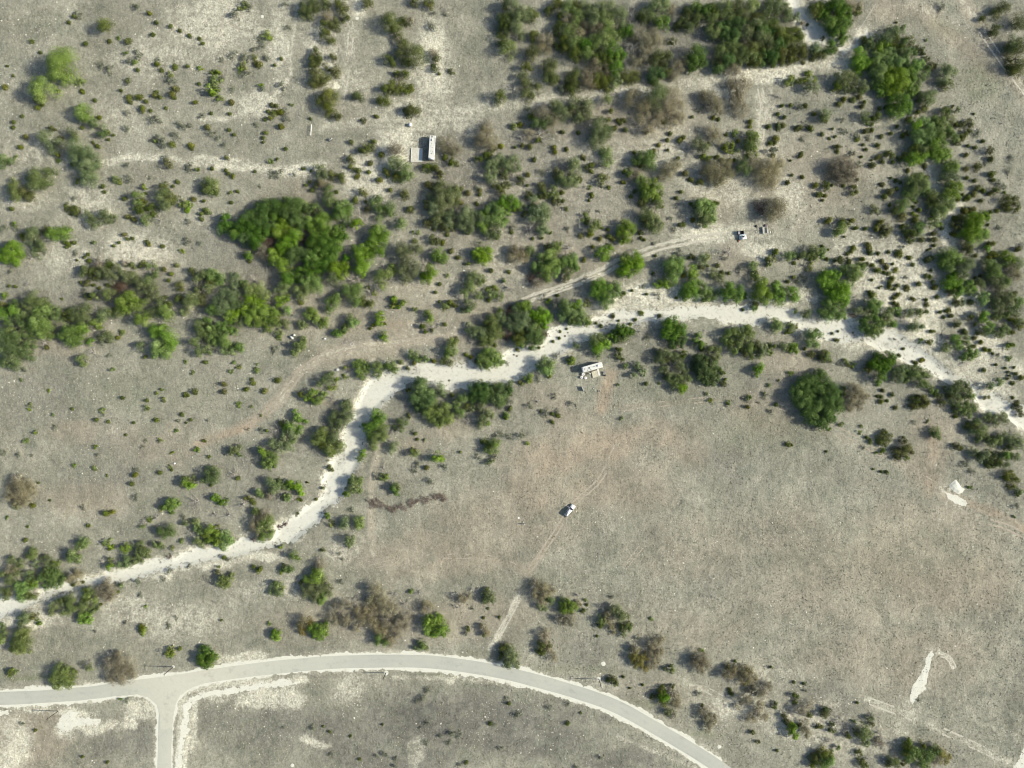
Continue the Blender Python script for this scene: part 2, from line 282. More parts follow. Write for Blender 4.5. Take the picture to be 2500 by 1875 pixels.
V = np.stack([GX.ravel(), GY.ravel(), GZ.ravel()], -1)
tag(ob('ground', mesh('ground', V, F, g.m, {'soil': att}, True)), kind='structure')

def raster(name, fn, bb, step, lift, mat, attr=None):
    """a thin irregular sheet lying on the land wherever fn(x,y) < 0"""
    x = np.arange(bb[0], bb[2], step); y = np.arange(bb[1], bb[3], step); X, Y = np.meshgrid(x, y)
    cx, cy = X[:-1, :-1] + step / 2, Y[:-1, :-1] + step / 2
    m = fn(cx, cy) < 0
    I = np.arange(X.size).reshape(X.shape)
    F = np.stack([I[:-1, :-1][m], I[:-1, 1:][m], I[1:, 1:][m], I[1:, :-1][m]], -1)
    u, inv = np.unique(F, return_inverse=True); F = inv.reshape(F.shape)
    xx, yy = X.ravel()[u], Y.ravel()[u]
    at = {k: f(xx, yy) for k, f in (attr or {}).items()}
    return ob(name, mesh(name, np.stack([xx, yy, Z(xx, yy) + lift], -1), F, mat, at, True))
# ---- creek bed
q = NT('creek_gravel')
n1 = q.noise(.09, 4, .6, 2); n2 = q.noise(.8, 5, .75, 5); n3 = q.noise(3.0, 4, .7, 8); gv = q.attr('gravel')
c = q.mix(q.rng(n3, .3, .7), (.53, .54, .46), (.63, .64, .56))
f = q.rng(q.math('ADD', gv, q.math('MULTIPLY', q.math('SUBTRACT', n1, .5), 1.4)), .35, .8)
c = q.mix(q.math('MULTIPLY', f, q.rng(n2, .42, .62, .35, 1)), c, (.30, .305, .27))
ed = q.attr('edge')
c = q.mix(q.rng(n2, .46, .72, 0, .5), c, (.36, .355, .30))
c = q.mix(q.rng(q.math('ADD', n2, q.math('ADD', q.math('MULTIPLY', gv, .07), q.math('MULTIPLY', ed, .08))), .64, .69), c, (.19, .185, .14))
vc = q.voro(.55); c = q.mix(q.math('MULTIPLY', q.rng(vc, .05, .2, 1, 0), q.rng(q.noise(.2, 3, .6, 77), .58, .66)), c, (.27, .26, .21))
q.base(c); q.bump(n3, .3, .3)
GV = [(870,800,60,18,.7),(1000,790,60,12,.6),(900,825,60,10,.6),(1330,700,90,16,.75),(1420,665,90,10,.6),(735,990,16,40,.6),(740,940,12,30,.5),(700,1060,20,20,.7),(1860,720,60,26,.8),(1950,745,60,20,.6),(2040,800,60,16,.4),(2160,860,60,30,.55),(150,1290,140,18,.8),(1180,770,60,10,.6),(640,1145,40,10,.4)]
def gvf(x, y):
    o = np.zeros(len(x))
    for a, b, rx, ry, s in GV:
        cx, cy = W(a * OV, b * OV); o = np.maximum(o, s * (1 - sstep(np.hypot((x - cx) / (rx * OV * S), (y - cy) / (ry * OV * S)), .4, 1.2)))
    return o
def edgy(P, amp=1.0, sc=1.7):
    return lambda x, y: sdf(x, y, P) + (vnoise(x, y, sc, 12, 4) - .5) * 2 * amp
tag(raster('creek_bed', lambda x, y: sdf(x, y, CREEK) - .5 + (vnoise(x, y, 1.7, 12, 4) - .5) * 3.0, (-222, -108, 222, 62), .35, .03, q.m, {'gravel': gvf, 'edge': lambda x, y: sstep(sdf(x, y, CREEK), -3.5, .5)}), kind='structure')
tag(raster('gravel_wash', edgy(WASH, 1.4), (80, 100, 190, 170), .35, .03, q.m, {'gravel': lambda x, y: np.full(len(x), .25)}), kind='structure')
q = NT('caliche')
n1 = q.noise(.35, 4, .6, 2); n3 = q.noise(2.5, 4, .7, 8)
c = q.mix(q.rng(n3, .3, .7), (.55, .56, .475), (.65, .66, .57)); c = q.mix(q.rng(n1, .5, .8, 0, .5), c, (.42, .40, .31)); q.base(c); q.bump(n3, .3, .2)
CAL = q.m
for nm, P in PATCHES.items():
    bx = [p[0] for p in P]; by = [p[1] for p in P]
    tag(raster('gravel_patch', edgy(P, .45 if nm[-1] in 'ab' else 1.3, 1.2), (min(bx) - 3, min(by) - 3, max(bx) + 3, max(by) + 3), .3, .03, CAL), kind='structure')
tag(raster('road_shoulder', lambda x, y: road_sd(x, y) - .95 + (vnoise(x, y, 2.2, 44, 4) - .5) * 2.4 + (vnoise(x, y, 14, 45, 2) - .5) * 1.6, (-222, -168, 90, -110), .35, .015, CAL), kind='structure')
tag(raster('gravel_corner', edgy(CORNER, .6), (190, -168, 226, -125), .4, .02, CAL), kind='structure')
# ---- roads
q = NT('chip_seal_road')
n1 = q.noise(.06, 4, .6, 2); n2 = q.noise(3.2, 4, .75, 5); n3 = q.noise(.6, 4, .6, 8); du = q.attr('dust'); tr = q.attr('wheel')
c = q.mix(q.rng(n1, .3, .7), (.355, .375, .33), (.41, .425, .365))
c = q.mix(q.math('MULTIPLY', du, q.rng(n3, .25, .65, .75, 1)), c, (.50, .505, .415))
c = q.mix(q.math('MULTIPLY', tr, .16), c, (.5, .49, .42))
c = q.mix(1.0, c, q.rng(n2, .25, .75, .88, 1.12, False), 'MULTIPLY')
ck = q.rng(q.voro(.13, 'Distance'), .0, .02, 1, 0)
c = q.mix(q.rng(q.noise(.22, 5, .75, 90), .52, .72, 0, .4), c, (.24, .245, .225))
c = q.mix(q.rng(q.noise(.5, 5, .8, 95), .6, .75, 0, .5), c, (.5, .49, .40))
q.base(c); q.b.inputs['Roughness'].default_value = .85; q.bump(n2, .2, .05)
ROADM = q.m
def dustf(x):   # caliche dust carried onto the road around the junction
    return 0.12 + 0.88 * np.exp(-((x - W(440, 0)[0]) / 22.0) ** 2) + .5 * np.exp(-((x - W(650, 0)[0]) / 28.0) ** 2)
def ribbon(name, C, half, lift, mat, cols=9, dz=None):
    P = np.array(C); T = np.gradient(P, axis=0); T /= np.linalg.norm(T, axis=1)[:, None]; N = np.stack([-T[:, 1], T[:, 0]], -1)
    u = np.linspace(-1, 1, cols); wv = np.array([0, .3, 1, .3, 0, .3, 1, .3, 0]) if cols == 9 else np.zeros(cols)
    wob = (vnoise(P[:, 0], P[:, 1], 6, 61) - .5) * .25
    X = P[:, None, :] + N[:, None, :] * (u[None, :, None] * (half + wob[:, None, None]))
    Zc = np.full(X.shape[:2], lift) + (1 - u[None, :] ** 2) * .05
    V = np.concatenate([X, Zc[..., None]], -1).reshape(-1, 3)
    I = np.arange(len(P) * cols).reshape(len(P), cols)
    F = np.stack([I[:-1, :-1], I[1:, :-1], I[1:, 1:], I[:-1, 1:]], -1).reshape(-1, 4)[:, ::-1]
    d = np.clip(dustf(V[:, 0]), 0, 1) if dz is None else np.full(len(V), dz)
    return ob(name, mesh(name, V, F, mat, {'dust': d, 'wheel': np.tile(wv, len(P))}, True))
tag(ribbon('road', Wp(smooth(ROADC, 10)), HALF * .93, .030, ROADM), kind='structure')
so = ribbon('side_road', Wp(smooth(SIDEC, 10)), HALF, .022, ROADM, dz=.55); tag(so, kind='structure')
jx, jy = zip(*JUNC)
tag(raster('road_junction', lambda x, y: sdf(x, y, JUNC) + .15, (min(jx), min(jy), max(jx), max(jy)), .3, .086, ROADM, {'dust': lambda x, y: np.clip(dustf(x) * .9, 0, 1), 'wheel': lambda x, y: np.zeros(len(x))}), kind='structure')
# ---- wheel ruts of the dirt tracks
q = NT('rut_soil'); n3 = q.noise(1.6, 4, .7, 8)
q.base(q.mix(q.rng(n3, .3, .7), (.29, .265, .205), (.40, .365, .285))); RUT = q.m
q = NT('pale_rut_soil'); q.base(q.mix(q.rng(q.noise(1.6, 4, .7, 8), .3, .7), (.36, .35, .28), (.54, .53, .44))); RUTP = q.m
for P, gauge, wid, brk, mt in [([(1120,654),(1200,627),(1290,594),(1350,562),(1420,535),(1500,517),(1570,508)], 2.3, .42, .30, RUTP), ([(1345,925),(1300,1030),(1240,1088),(1200,1150),(1140,1238)], 1.7, .32, .42, RUT), ([(1122,1285),(1100,1330),(1060,1400)], 2.0, .3, .42, RUTP), ([(822,958),(805,1030),(800,1100),(806,1200)], 1.7, .28, .45, RUT),
    ([(530,925),(600,872),(650,805),(700,768),(780,746),(880,737),(960,730),(1015,708)], 2.0, .35, .42, RUT), ([(742,0),(758,60),(750,150),(735,230)], 2.0, .3, .47, RUTP), ([(2080,0),(2130,80),(2178,150),(2225,210)], 2.4, .3, .45, RUTP), ([(2025,1412),(2050,1422),(2066,1452)], 1.8, .25, .35, RUTP), ([(1865,1510),(1960,1545),(2060,1590),(2190,1650)], 2.6, .3, .54, RUTP),
    ([(1330,884),(1600,862),(1780,915),(1920,990),(2080,1080)], 2.0, .22, .57, RUT), ([(1470,1462),(1560,1508),(1640,1560),(1760,1640)], 2.0, .25, .55, RUTP), ([(2130,1125),(2180,1140),(2230,1168)], 2.0, .35, .42, RUT), ([(1640,180),(1650,240),(1640,330)], 2.0, .3, .5, RUTP), ([(1390,1175),(1345,1232),(1240,1090)][:2], 1.8, .2, .5, RUT), ([(760,1235),(900,1205),(1060,1205),(1140,1238)], 1.8, .2, .57, RUT)]:
    C = Wp(smooth([(a * OV, b * OV) for a, b in P], 4)); bx = [p[0] for p in C]; by = [p[1] for p in C]
    f = lambda x, y: np.abs(seg_dist(x, y, C) - gauge / 2) - wid * (.7 + .8 * vnoise(x, y, 2.5, 91)) + np.where(vnoise(x, y, 5, 92, 4) < brk, 9, 0) + np.where(np.minimum(np.hypot(x - C[0][0], y - C[0][1]), np.hypot(x - C[-1][0], y - C[-1][1])) < gauge * .5 + 1, 9, 0)
    tag(raster('dirt_track', f, (min(bx) - 2, min(by) - 2, max(bx) + 2, max(by) + 2), .28, .02, mt), kind='structure')
# ---- white gravel heaps: real mounds
def heap(loc, pts, h, label, group):
    P = Wp(pts); bx = [p[0] for p in P]; by = [p[1] for p in P]; st = .3
    x = np.arange(min(bx) - 1, max(bx) + 1, st); y = np.arange(min(by) - 1, max(by) + 1, st); X, Y = np.meshgrid(x, y)
    sd = sdf(X, Y, P) + (vnoise(X, Y, 1.0, 71) - .5) * .8
    H = h * sstep(-sd, -.1, 1.6) * (.75 + .5 * vnoise(X, Y, 1.6, 72)) ; m = sd[:-1, :-1] < .1
    I = np.arange(X.size).reshape(X.shape); F = np.stack([I[:-1, :-1][m], I[:-1, 1:][m], I[1:, 1:][m], I[1:, :-1][m]], -1)
    u, inv = np.unique(F, return_inverse=True); F = inv.reshape(F.shape); xx, yy = X.ravel()[u], Y.ravel()[u]
    o = ob('gravel_pile', mesh('gravel_pile', np.stack([xx, yy, Z(xx, yy) + H.ravel()[u] - .03], -1), F, CAL, None, True))
    return tag(o, label, 'gravel pile', group)
heap(0, tile(2000, 1125, [(1480,205),(1510,230),(1540,280),(1575,310),(1560,350),(1510,368),(1460,340),(1420,300),(1405,260),(1440,220)]), .45, 'rounded white gravel mound with a hollow on its left side, above the flat white strip', 'white gravel piles')
# scattered pale stones and dry grass over the whole place
def scatter(n, seed, keep):
    G = np.random.default_rng(seed); x = G.uniform(-226, 226, n); y = G.uniform(-170, 170, n)
    i = np.clip(((x + 262) / .7).astype(int) + 6, 0, nx - 1); j = np.clip(((y + 206) / .7).astype(int) + 6, 0, ny - 1)
    k = keep(x, y, i, j, G); return x[k], y[k], G
x, y, G = scatter(300000, 5, lambda x, y, i, j, G: (rd[j, i] > .8) & (G.random(len(x)) < .015 + .4 * lime[j, i] * (csd[j, i] > 0) + .16 * (vnoise(x, y, 14, 81) > .6) * (warm[j, i] < .3)))
n = len(x); s = G.uniform(.09, .26, n) * (1 + (G.random(n) > .95) * 1.2); a = G.uniform(0, 6.28, n)
base = np.array([[1, 0, 0], [0, 1, 0], [-1, 0, 0], [0, -1, 0], [.1, .1, .8]])
ca, sa = np.cos(a), np.sin(a)
Vx = (base[None, :, 0] * ca[:, None] - base[None, :, 1] * sa[:, None] * .7) * s[:, None] + x[:, None]
Vy = (base[None, :, 0] * sa[:, None] + base[None, :, 1] * ca[:, None] * .7) * s[:, None] + y[:, None]
Vz = base[None, :, 2] * s[:, None] * .7 + Z(x, y)[:, None] - .01
V = np.stack([Vx, Vy, Vz], -1).reshape(-1, 3); o5 = (np.arange(n) * 5)[:, None, None]
F = (np.array([[0, 1, 4], [1, 2, 4], [2, 3, 4], [3, 0, 4]])[None] + o5).reshape(-1, 3)
tag(ob('loose_stones', mesh('loose_stones', V, F, plain('limestone', (.56, .55, .46), .9, 0, .2, 1.0))), kind='stuff')
x, y, G = scatter(230000, 6, lambda x, y, i, j, G: (rd[j, i] > 1.6) & (csd[j, i] > .5) & (G.random(len(x)) < .8 - .7 * np.clip(lime[j, i], 0, 1)) & (vnoise(x, y, 5, 82) > .4))
n = len(x); s = G.uniform(.12, .34, n); a = G.uniform(0, 6.28, n)
base = np.array([[-.5, 0, 0], [.5, 0, 0], [.9, .5, .9], [-.4, .6, 1.0]])
ca, sa = np.cos(a), np.sin(a)
Vx = (base[None, :, 0] * ca[:, None] - base[None, :, 1] * sa[:, None]) * s[:, None] + x[:, None]
Vy = (base[None, :, 0] * sa[:, None] + base[None, :, 1] * ca[:, None]) * s[:, None] + y[:, None]
Vz = base[None, :, 2] * s[:, None] * .8 + Z(x, y)[:, None] - .02
V = np.stack([Vx, Vy, Vz], -1).reshape(-1, 3); F = np.arange(n * 4).reshape(-1, 4)
q = NT('dry_grass_blades'); q.b.inputs['Roughness'].default_value = 1
q.base(q.mix(q.rng(q.attr('t'), 0, 1, 0, 1, False), (.14, .145, .085), (.36, .35, .24)))
tag(ob('dry_grass', mesh('dry_grass', V, F, q.m, {'t': np.repeat(G.random(n) ** 1.3, 4)})), kind='stuff')
DATA = """
T 0 0
O 64 66 15;O 62 81 11;O 43 93 12;J 41 104 6;O 88 119 9;O 92 127 6;J 113 28 8;G 100 133 5;G 109 140 6;G 48 147 8;G 56 156 8;G 81 158 10;G 77 143 6;j 79 149 3.2;G 92 164 8;J 54 138 3.5;J 63 148 3
s 78 16 3;a 83 16 4;s 73 23 2.5;s 33 44 2.6;s 42 56 2;s 91 46 2.9;s 117 44 3;s 137 44 4;g 127 40 2;a 148 8 4;s 160 14 3;s 169 24 2.6;s 184 28 3;s 194 33 2.3;s 204 38 2.6;s 215 41 2.3;s 218 46 2.4;s 165 37 2.7;a 148 59 5;g 136 58 2.6;g 146 67 3.6;a 139 65 4;s 169 69 3.2;a 170 65 3;s 188 71 3.4;s 202 71 2.6;s 148 75 2.8;s 174 75 2.7;g 216 73 2.5;a 184 83 5;g 184 80 3;a 138 88 4.5;g 138 87 2.6;g 87 87 3.8;a 83 88 3;s 87 97 3;s 61 98 2.5;s 4 93 3.3;s 6 70 1.8;s 13 81 1.8;s 101 107 2.4;s 130 97 2.2;s 138 104 3.7;s 139 109 3;s 149 104 4.3;s 157 109 2.6;s 168 99 2.6;s 166 102 3.6;a 170 103 3;s 172 104 2.6;s 188 95 3.6;s 185 101 4;s 188 105 2.2;s 214 90 2.3;s 210 110 3;s 178 116 2.2;s 153 116 3.2;s 153 119 3;s 162 119 2.2;s 39 115 3;s 44 112 2.4;s 23 125 2.1;s 13 131 2.4;s 13 137 2.6;s 26 147 3;s 20 158 3.4;s 106 126 3;s 115 142 3;s 87 137 2.4;s 121 145 2;s 116 150 2;s 99 153 2;s 104 157 3;a 119 75 5;a 107 71 4;a 167 130 5.5;a 199 136 5;a 163 150 3.6;g 168 152 2;a 172 147 4;a 177 154 5;s 185 155 3.4;s 205 156 4;s 206 160 2.4;a 189 147 4;a 136 138 4;a 217 125 3.5;a 136 121 3;a 192 132 3
T 500 0
J 108 4 7;J 117 3 7;J 127 3 7;J 106 13 6;J 114 13 6;J 145 5 7;B 132 17 6;J 151 18 5;J 174 3 6.5;J 130 26 6;J 140 25 6;J 128 34 6;J 135 43 5;J 118 56 6;J 116 65 6;J 116 72 5.5;J 125 64 6;J 121 82 8;J 118 88 6;J 130 85 6;J 138 61 4;J 142 76 6;j 132 74 2.8;J 134 103 9;J 125 108 6;J 133 115 8;J 145 127 4.5;J 164 104 6.5;J 199 22 10;J 206 32 7;J 217 20 6;J 212 45 6;J 214 57 9;J 198 64 7;J 205 90 8;J 195 96 6;J 193 105 7;J 217 95 6;J 207 78 4;J 216 79 5;j 171 129 3;J 220 118 6
g 43 5 3.6;a 47 5 4;g 37 10 3;a 32 17 5;a 86 5 3;g 66 38 5;a 63 41 5;a 60 51 4;a 53 53 3;a 30 59 4;a 18 64 3;a 43 60 5;g 53 61 3;a 66 60 4;s 57 69 4;s 54 67 3;s 82 63 2.4;s 75 70 2;g 42 70 4.5;g 38 76 3.4;a 44 80 4;g 11 79 5;g 11 85 5;a 18 84 3;g 6 95 7;g 9 101 5;g 16 107 4;s 28 110 4;a 89 30 3;g 60 93 3;a 64 96 3.6;a 84 92 4;s 72 113 3.4;s 77 114 3;s 68 120 2.6;s 74 121 4;s 81 120 4;a 87 121 4;a 88 128 3.2;s 70 127 3;s 64 129 2.4;s 82 136 3.6;s 26 122 2.3;s 6 122 2;s 2 137 3.6;a 6 144 4;s 26 140 2.4;s 31 145 2.4;s 65 143 3;s 63 148 2.4;s 63 153 1.8;s 87 160 2.6;s 185 125 3;g 94 112 2.3;s 114 128 2;s 158 153 3;s 182 152 3.4;J 172 160 6;J 178 158 5;B 206 162 9;s 190 165 3;a 56 135 3;a 15 149 3;a 30 97 3;a 21 157 3
T 1000 0
J 5 2 5;J 20 3 6;B 0 21 4;a 25 29 5;a 25 14 3;a 39 14 3;J 6 57 11;B 25 56 5;J 29 62 5;J 26 72 5;j 45 76 3;s 32 79 2;J 3 117 8;j 0 94 4
J 103 3 6;G 113 6 9;J 101 19 9;G 114 19 11;G 125 12 8;J 133 14 7;G 119 31 7;J 103 26 7;J 151 10 5;J 99 39 7;G 107 50 9;D 116 40 6;J 134 37 6;B 147 40 8;J 133 55 8;B 145 50 7;D 126 61 4;J 126 71 6;J 152 69 8;J 150 82 8;J 157 85 6;G 122 82 5;D 113 94 8;J 127 90 7;J 127 101 8;J 138 94 5;J 97 104 7
J 160 3 7;G 172 8 8;J 180 6 7;G 190 6 8;J 165 18 6;B 172 19 8;G 181 17 8;B 187 27 7;G 196 12 8;G 205 7 7;G 215 6 8;J 163 29 7;G 174 31 9;B 183 36 8;J 165 42 8;J 167 50 6;G 178 46 8;J 190 46 8;J 180 58 8;G 191 57 7;G 200 20 8;B 203 31 8;D 204 14 5;G 212 18 9;G 213 30 9;G 199 43 8;G 210 42 9;J 218 52 8;J 205 62 8;B 200 70 8;J 213 66 8;B 191 79 8;J 178 83 9;J 176 92 8;B 194 90 8;J 204 84 8;B 212 76 7;J 214 88 8;a 166 96 6;G 218 96 3
s 120 134 3.6;g 114 136 4;s 122 157 3;s 130 158 3.6;s 114 159 2.2;s 98 157 4;J 90 159 4;s 86 166 3;B 83 136 7;B 82 146 10;B 88 154 8;B 77 152 7;B 38 154 9;B 47 162 8;s 156 159 3.6;s 157 164 3.6;s 165 142 3;s 182 143 2.8;J 132 126 5;B 145 122 10;G 136 132 6;G 158 114 7;B 154 135 8;G 165 122 9;G 179 112 8;G 192 113 8;G 192 122 7;J 175 118 5;G 182 126 6;D 136 138 8;D 144 146 9;D 120 147 7;B 128 145 6;J 139 151 4;G 147 130 7;G 207 134 9;G 205 144 9;G 200 151 8;G 214 142 7;j 217 120 3;G 214 107 5;s 215 129 3;G 213 162 6;D 208 112 5;s 170 161 3;a 129 118 4
T 1500 0
G 5 12 8;G 6 24 7;D 15 14 7;D 24 6 7;J 34 15 8;G 45 7 9;G 52 4 8;J 53 22 8;B 61 8 6;D 18 22 6;B 28 33 9;J 13 32 8;B 42 38 9;D 21 45 9;B 35 47 9;B 48 45 8;D 17 54 7;J 6 58 7;G 2 38 7;B 36 58 8;J 2 72 8;D 10 64 7;B 24 64 8;J 12 82 8;J 22 82 7;G 2 86 7;D 18 73 7;J 47 62 9;J 58 60 8;J 46 78 9;J 55 74 8;B 66 72 8;B 73 66 7;B 66 80 6;J 44 86 5;j 63 43 4;D 66 44 8;J 90 56 9;J 84 66 8;J 95 66 7;J 84 74 5
J 80 13 8;J 74 24 7;G 80 29 6;J 90 20 7;J 88 8 7;J 100 10 7;J 107 9 7;G 108 20 8;G 108 32 8;J 117 28 7;J 124 26 7;G 121 6 8;J 134 6 8;G 122 17 7;J 137 16 8;J 134 25 8;G 148 5 8;J 156 17 8;G 152 27 7;G 166 6 8;G 178 5 8;G 186 8 6;G 166 18 8;J 172 26 8;G 160 24 7;G 187 17 6;G 197 18 5;J 119 37 7;J 130 37 8;G 142 36 8;J 150 31 6;J 161 34 8;J 170 33 7;J 180 34 8;J 188 32 7;J 198 33 6;B 142 46 7;G 155 42 9;G 165 40 8;D 119 46 6;G 114 53 7;G 127 50 8;G 137 55 8;J 148 53 8;J 158 52 8;G 168 48 7;J 178 46 8;J 190 43 8;J 200 42 7;J 112 66 7;J 113 73 6;J 124 63 8;J 132 66 7;G 146 62 8;J 153 64 8;J 162 60 8;J 172 58 8;J 182 56 8;J 193 54 8;J 203 52 7;J 170 67 5;J 180 64 6;J 192 63 6;J 204 62 5;J 150 68 5;B 130 75 8;G 218 52 6;J 218 58 6;J 218 10 8;B 204 24 3;s 209 26 2
B 20 105 10;G 45 103 12;B 62 104 11;B 34 112 8;B 52 117 11;B 68 117 9;B 30 122 10;D 32 124 7;B 46 130 8;D 26 136 9;B 38 140 7;B 72 126 6;B 104 105 9;B 110 112 9;B 112 118 6;B 98 102 6;a 92 118 4;D 100 112 7;B 62 132 7;B 135 96 9;B 142 88 7;B 134 106 8;B 138 116 8;B 128 90 6;D 100 137 8;B 106 142 7;B 112 148 6;G 90 153 7;D 102 151 6;G 96 160 6;D 82 158 8;J 101 155 3;g 124 158 6;g 131 162 4;G 149 151 9;g 150 148 7;g 146 156 7;g 132 144 5;s 134 152 3;s 121 145 2.5
s 4 130 3;s 10 130 3.2;s 7 132 3;s 1 138 3;s 12 140 3;s 35 143 2.6;s 54 130 3;s 48 156 3;s 58 151 3;s 74 148 3.2;s 71 151 3.2;s 58 162 2.2;s 43 163 3.4;s 22 165 3;s 61 144 3;s 107 126 3;s 113 128 2.6;s 84 126 2;s 148 130 3.4;s 147 136 3;s 182 113 2.6;s 191 113 2.6;s 207 114 3.2;s 185 126 3;s 178 123 2.6;s 178 136 4;s 183 134 3.4;s 168 136 3;s 176 149 3.8;s 169 154 3;s 174 154 2.4;s 200 137 4;a 207 135 5;s 213 138 4;a 204 149 3;s 203 165 2.4;a 171 162 6;g 190 87 6;g 201 87 4;g 212 84 6;G 215 92 7;D 178 103 4;s 217 122 3;a 202 114 4;J 0 165 1
T 2000 0
g 1 6 5;J 10 7 6;J 4 14 6;J 20 5 9;B 32 5 8;B 42 5 6;J 42 10 5;J 29 12 9;J 13 23 8;J 23 24 9;J 32 20 6;J 20 34 8;J 28 36 7;J 27 42 5;J 14 50 7;B 18 54 4;J 4 58 5;j 5 40 2;J 49 42 5;G 53 48 5;G 61 42 6;G 60 49 5;G 81 33 7;G 89 31 5;G 73 42 7;J 83 44 7;G 91 45 5;O 70 49 7;O 78 54 6;J 99 43 6;J 91 50 5;G 94 55 7;G 102 57 5;j 107 51 3.4;j 111 53 3.6;J 113 57 3;j 117 63 3;j 121 70 4;J 126 70 3;g 116 43 1.6
O 44 58 7;O 42 66 7;O 51 66 7;O 46 73 6;O 63 60 6;O 71 59 6;O 79 61 5;O 65 67 8;O 76 67 7;O 86 68 7;O 92 64 5;O 65 77 8;O 76 77 8;O 86 80 9;O 97 78 8;O 99 86 7;O 65 86 7;O 76 87 9;O 88 91 9;O 98 93 6;O 66 95 6;O 76 98 6;O 67 101 4;O 102 70 7;O 109 68 6;O 106 76 6;G 116 76 5;G 112 84 6;G 105 88 6;O 104 94 5;O 101 101 4;J 82 101 4
G 136 76 7;G 144 76 6;G 137 85 6;J 140 90 6;G 22 82 7;G 30 83 7;G 37 86 6;J 20 92 6;G 28 93 6;G 36 95 5;G 48 92 6;g 46 98 5;O 82 108 7;O 92 109 8;O 86 118 9;O 94 116 7;J 78 117 5;G 114 103 6;G 122 104 7;G 117 110 6;j 109 108 3;J 113 117 5;J 107 123 4;G 8 123 6;J 6 127 5;G 50 124 5;g 50 130 4;J 63 126 5;J 59 128 3;J 99 129 4;G 138 121 6;J 140 119 4;G 143 128 5
O 104 135 7;O 114 131 6;O 119 138 7;O 127 129 5;O 134 131 6;O 108 147 8;O 119 147 8;O 131 141 7;O 132 150 7;O 113 154 6;O 124 156 7;O 134 158 7;O 143 142 6;O 147 148 5;O 141 139 5;J 103 162 6;G 112 162 7;O 124 164 6;O 141 164 5;J 90 146 3;J 95 144 3
s 28 107 3.4;s 22 112 3;s 38 107 3.6;s 44 105 3.2;s 49 110 3;s 47 115 3.4;s 66 117 2.6;s 72 115 2.6;s 4 144 3;s 15 139 1.8;a 27 140 4;s 57 134 2.6;s 51 141 3.2;s 58 140 3;a 41 146 4;s 42 150 3;s 68 147 3;s 78 144 2.6;a 54 149 3;s 20 158 3.4;s 20 163 2.6;s 48 156 2;s 64 157 3.2;s 51 161 2.4;s 75 165 3.2;a 26 129 3;s 85 136 2.4;s 12 149 2;s 18 147 2;j 148 134 3;j 155 135 4;J 164 132 5;j 164 142 3.4;j 158 145 3.6;j 152 152 4;j 156 150 3;s 178 152 2.6;s 162 157 2.4;s 170 159 2.6;J 185 162 4.5;a 171 143 4;J 178 20 4;J 193 13 6;J 200 7 7;J 192 31 6;J 219 22 8;G 209 46 8;J 217 50 10;J 218 66 10;J 213 72 6;a 133 6 4;s 84 24 1.6;s 168 122 1.6;G 150 118 3;j 145 114 2
T 0 375
G 3 9 8;g 16 4 2.4;s 61 1 3;g 62 7 2.4;G 84 6 9;G 98 4 8;G 92 14 9;G 100 13 6;G 93 26 9;G 88 20 5;g 81 29 3.4;J 78 11 3.5
G 36 23 9;G 38 32 9;G 51 21 7;G 47 33 7;G 11 36 6;G 16 44 8;J 25 41 7;J 30 46 6;G 11 30 5
J 181 10 5;a 178 6 4;a 137 13 3;a 206 14 5;g 213 16 3;G 124 27 4;g 128 30 3;a 138 27 4;s 110 35 2.8;s 112 41 2.2;s 191 30 2.6;s 187 35 2;g 156 36 3;a 162 27 2
J 72 57 5;J 79 60 5;s 75 65 2;j 81 64 3;G 93 67 6;G 101 74 6;G 113 67 7;G 122 68 4;s 11 59 2.8;a 80 48 3;g 15 76 3;a 16 79 4;a 4 82 4;a 124 74 3
J 176 36 6;G 175 45 8;J 182 47 7;G 178 56 7;G 147 46 6;G 148 54 5;J 155 50 4;J 152 61 6;J 163 60 6;G 157 71 6;s 157 43 2;s 134 48 2.8;s 138 68 3.2;s 144 71 3.2;g 201 57 5;g 198 55 4;s 209 49 3;s 220 51 2.4;J 220 36 6;g 218 62 4;s 217 70 3;g 145 60 3;D 170 70 6;a 203 74 3
O 58 86 8;O 68 84 7;J 48 82 5;G 34 85 7;D 36 94 9;G 44 97 6;G 32 90 7;J 23 89 4;G 38 106 6;D 30 112 7;O 10 106 9;O 14 101 8;O 16 113 7;O 5 110 7
s 69 96 2.4;s 73 97 3;s 79 96 2.6;s 71 101 2;g 102 96 2.4;s 122 99 2.4;s 128 96 2.2;s 133 87 3.2;s 137 92 2.4;s 142 91 2.4;s 158 95 4;s 160 98 3;s 175 100 2.6;a 201 95 4;a 216 96 3;g 196 105 2.4;a 49 106 3;a 82 107 3;s 94 109 2.6;s 95 115 3;s 91 112 2;s 83 115 1.6;s 190 120 3;s 176 125 3;s 185 130 3;s 182 137 2.7;J 206 127 4.4;s 10 143 2;s 17 144 2;D 30 140 3;a 12 128 3
G 92 124 5;G 91 130 6;J 101 129 7;B 105 119 6;J 117 120 5;G 110 128 7;G 119 131 8;G 130 125 6;G 137 132 7;G 143 136 7;B 134 118 4;J 142 120 4;g 153 120 4;G 162 120 5;G 167 129 5;R 131 145 10;J 93 140 4;s 87 139 2;s 100 142 2.4;s 116 142 2.6;J 94 154 4;a 91 149 3;G 103 153 5;G 117 153 7;G 160 136 6;G 152 145 7;G 166 149 7;G 158 153 6;O 140 155 7;O 131 161 8;O 146 162 8;J 193 143 5;s 107 145 2
G 218 131 6;G 212 136 5;J 193 158 6;G 208 155 8;G 214 147 5;G 205 160 7;J 218 158 6;D 208 138 4;G 172 161 6;J 182 162 4;s 178 155 2.4;G 37 156 8;G 44 161 7;G 30 162 6;g 6 154 3.6;G 15 163 6;a 54 158 4;s 67 157 1.6;J 1 163 4
T 500 375
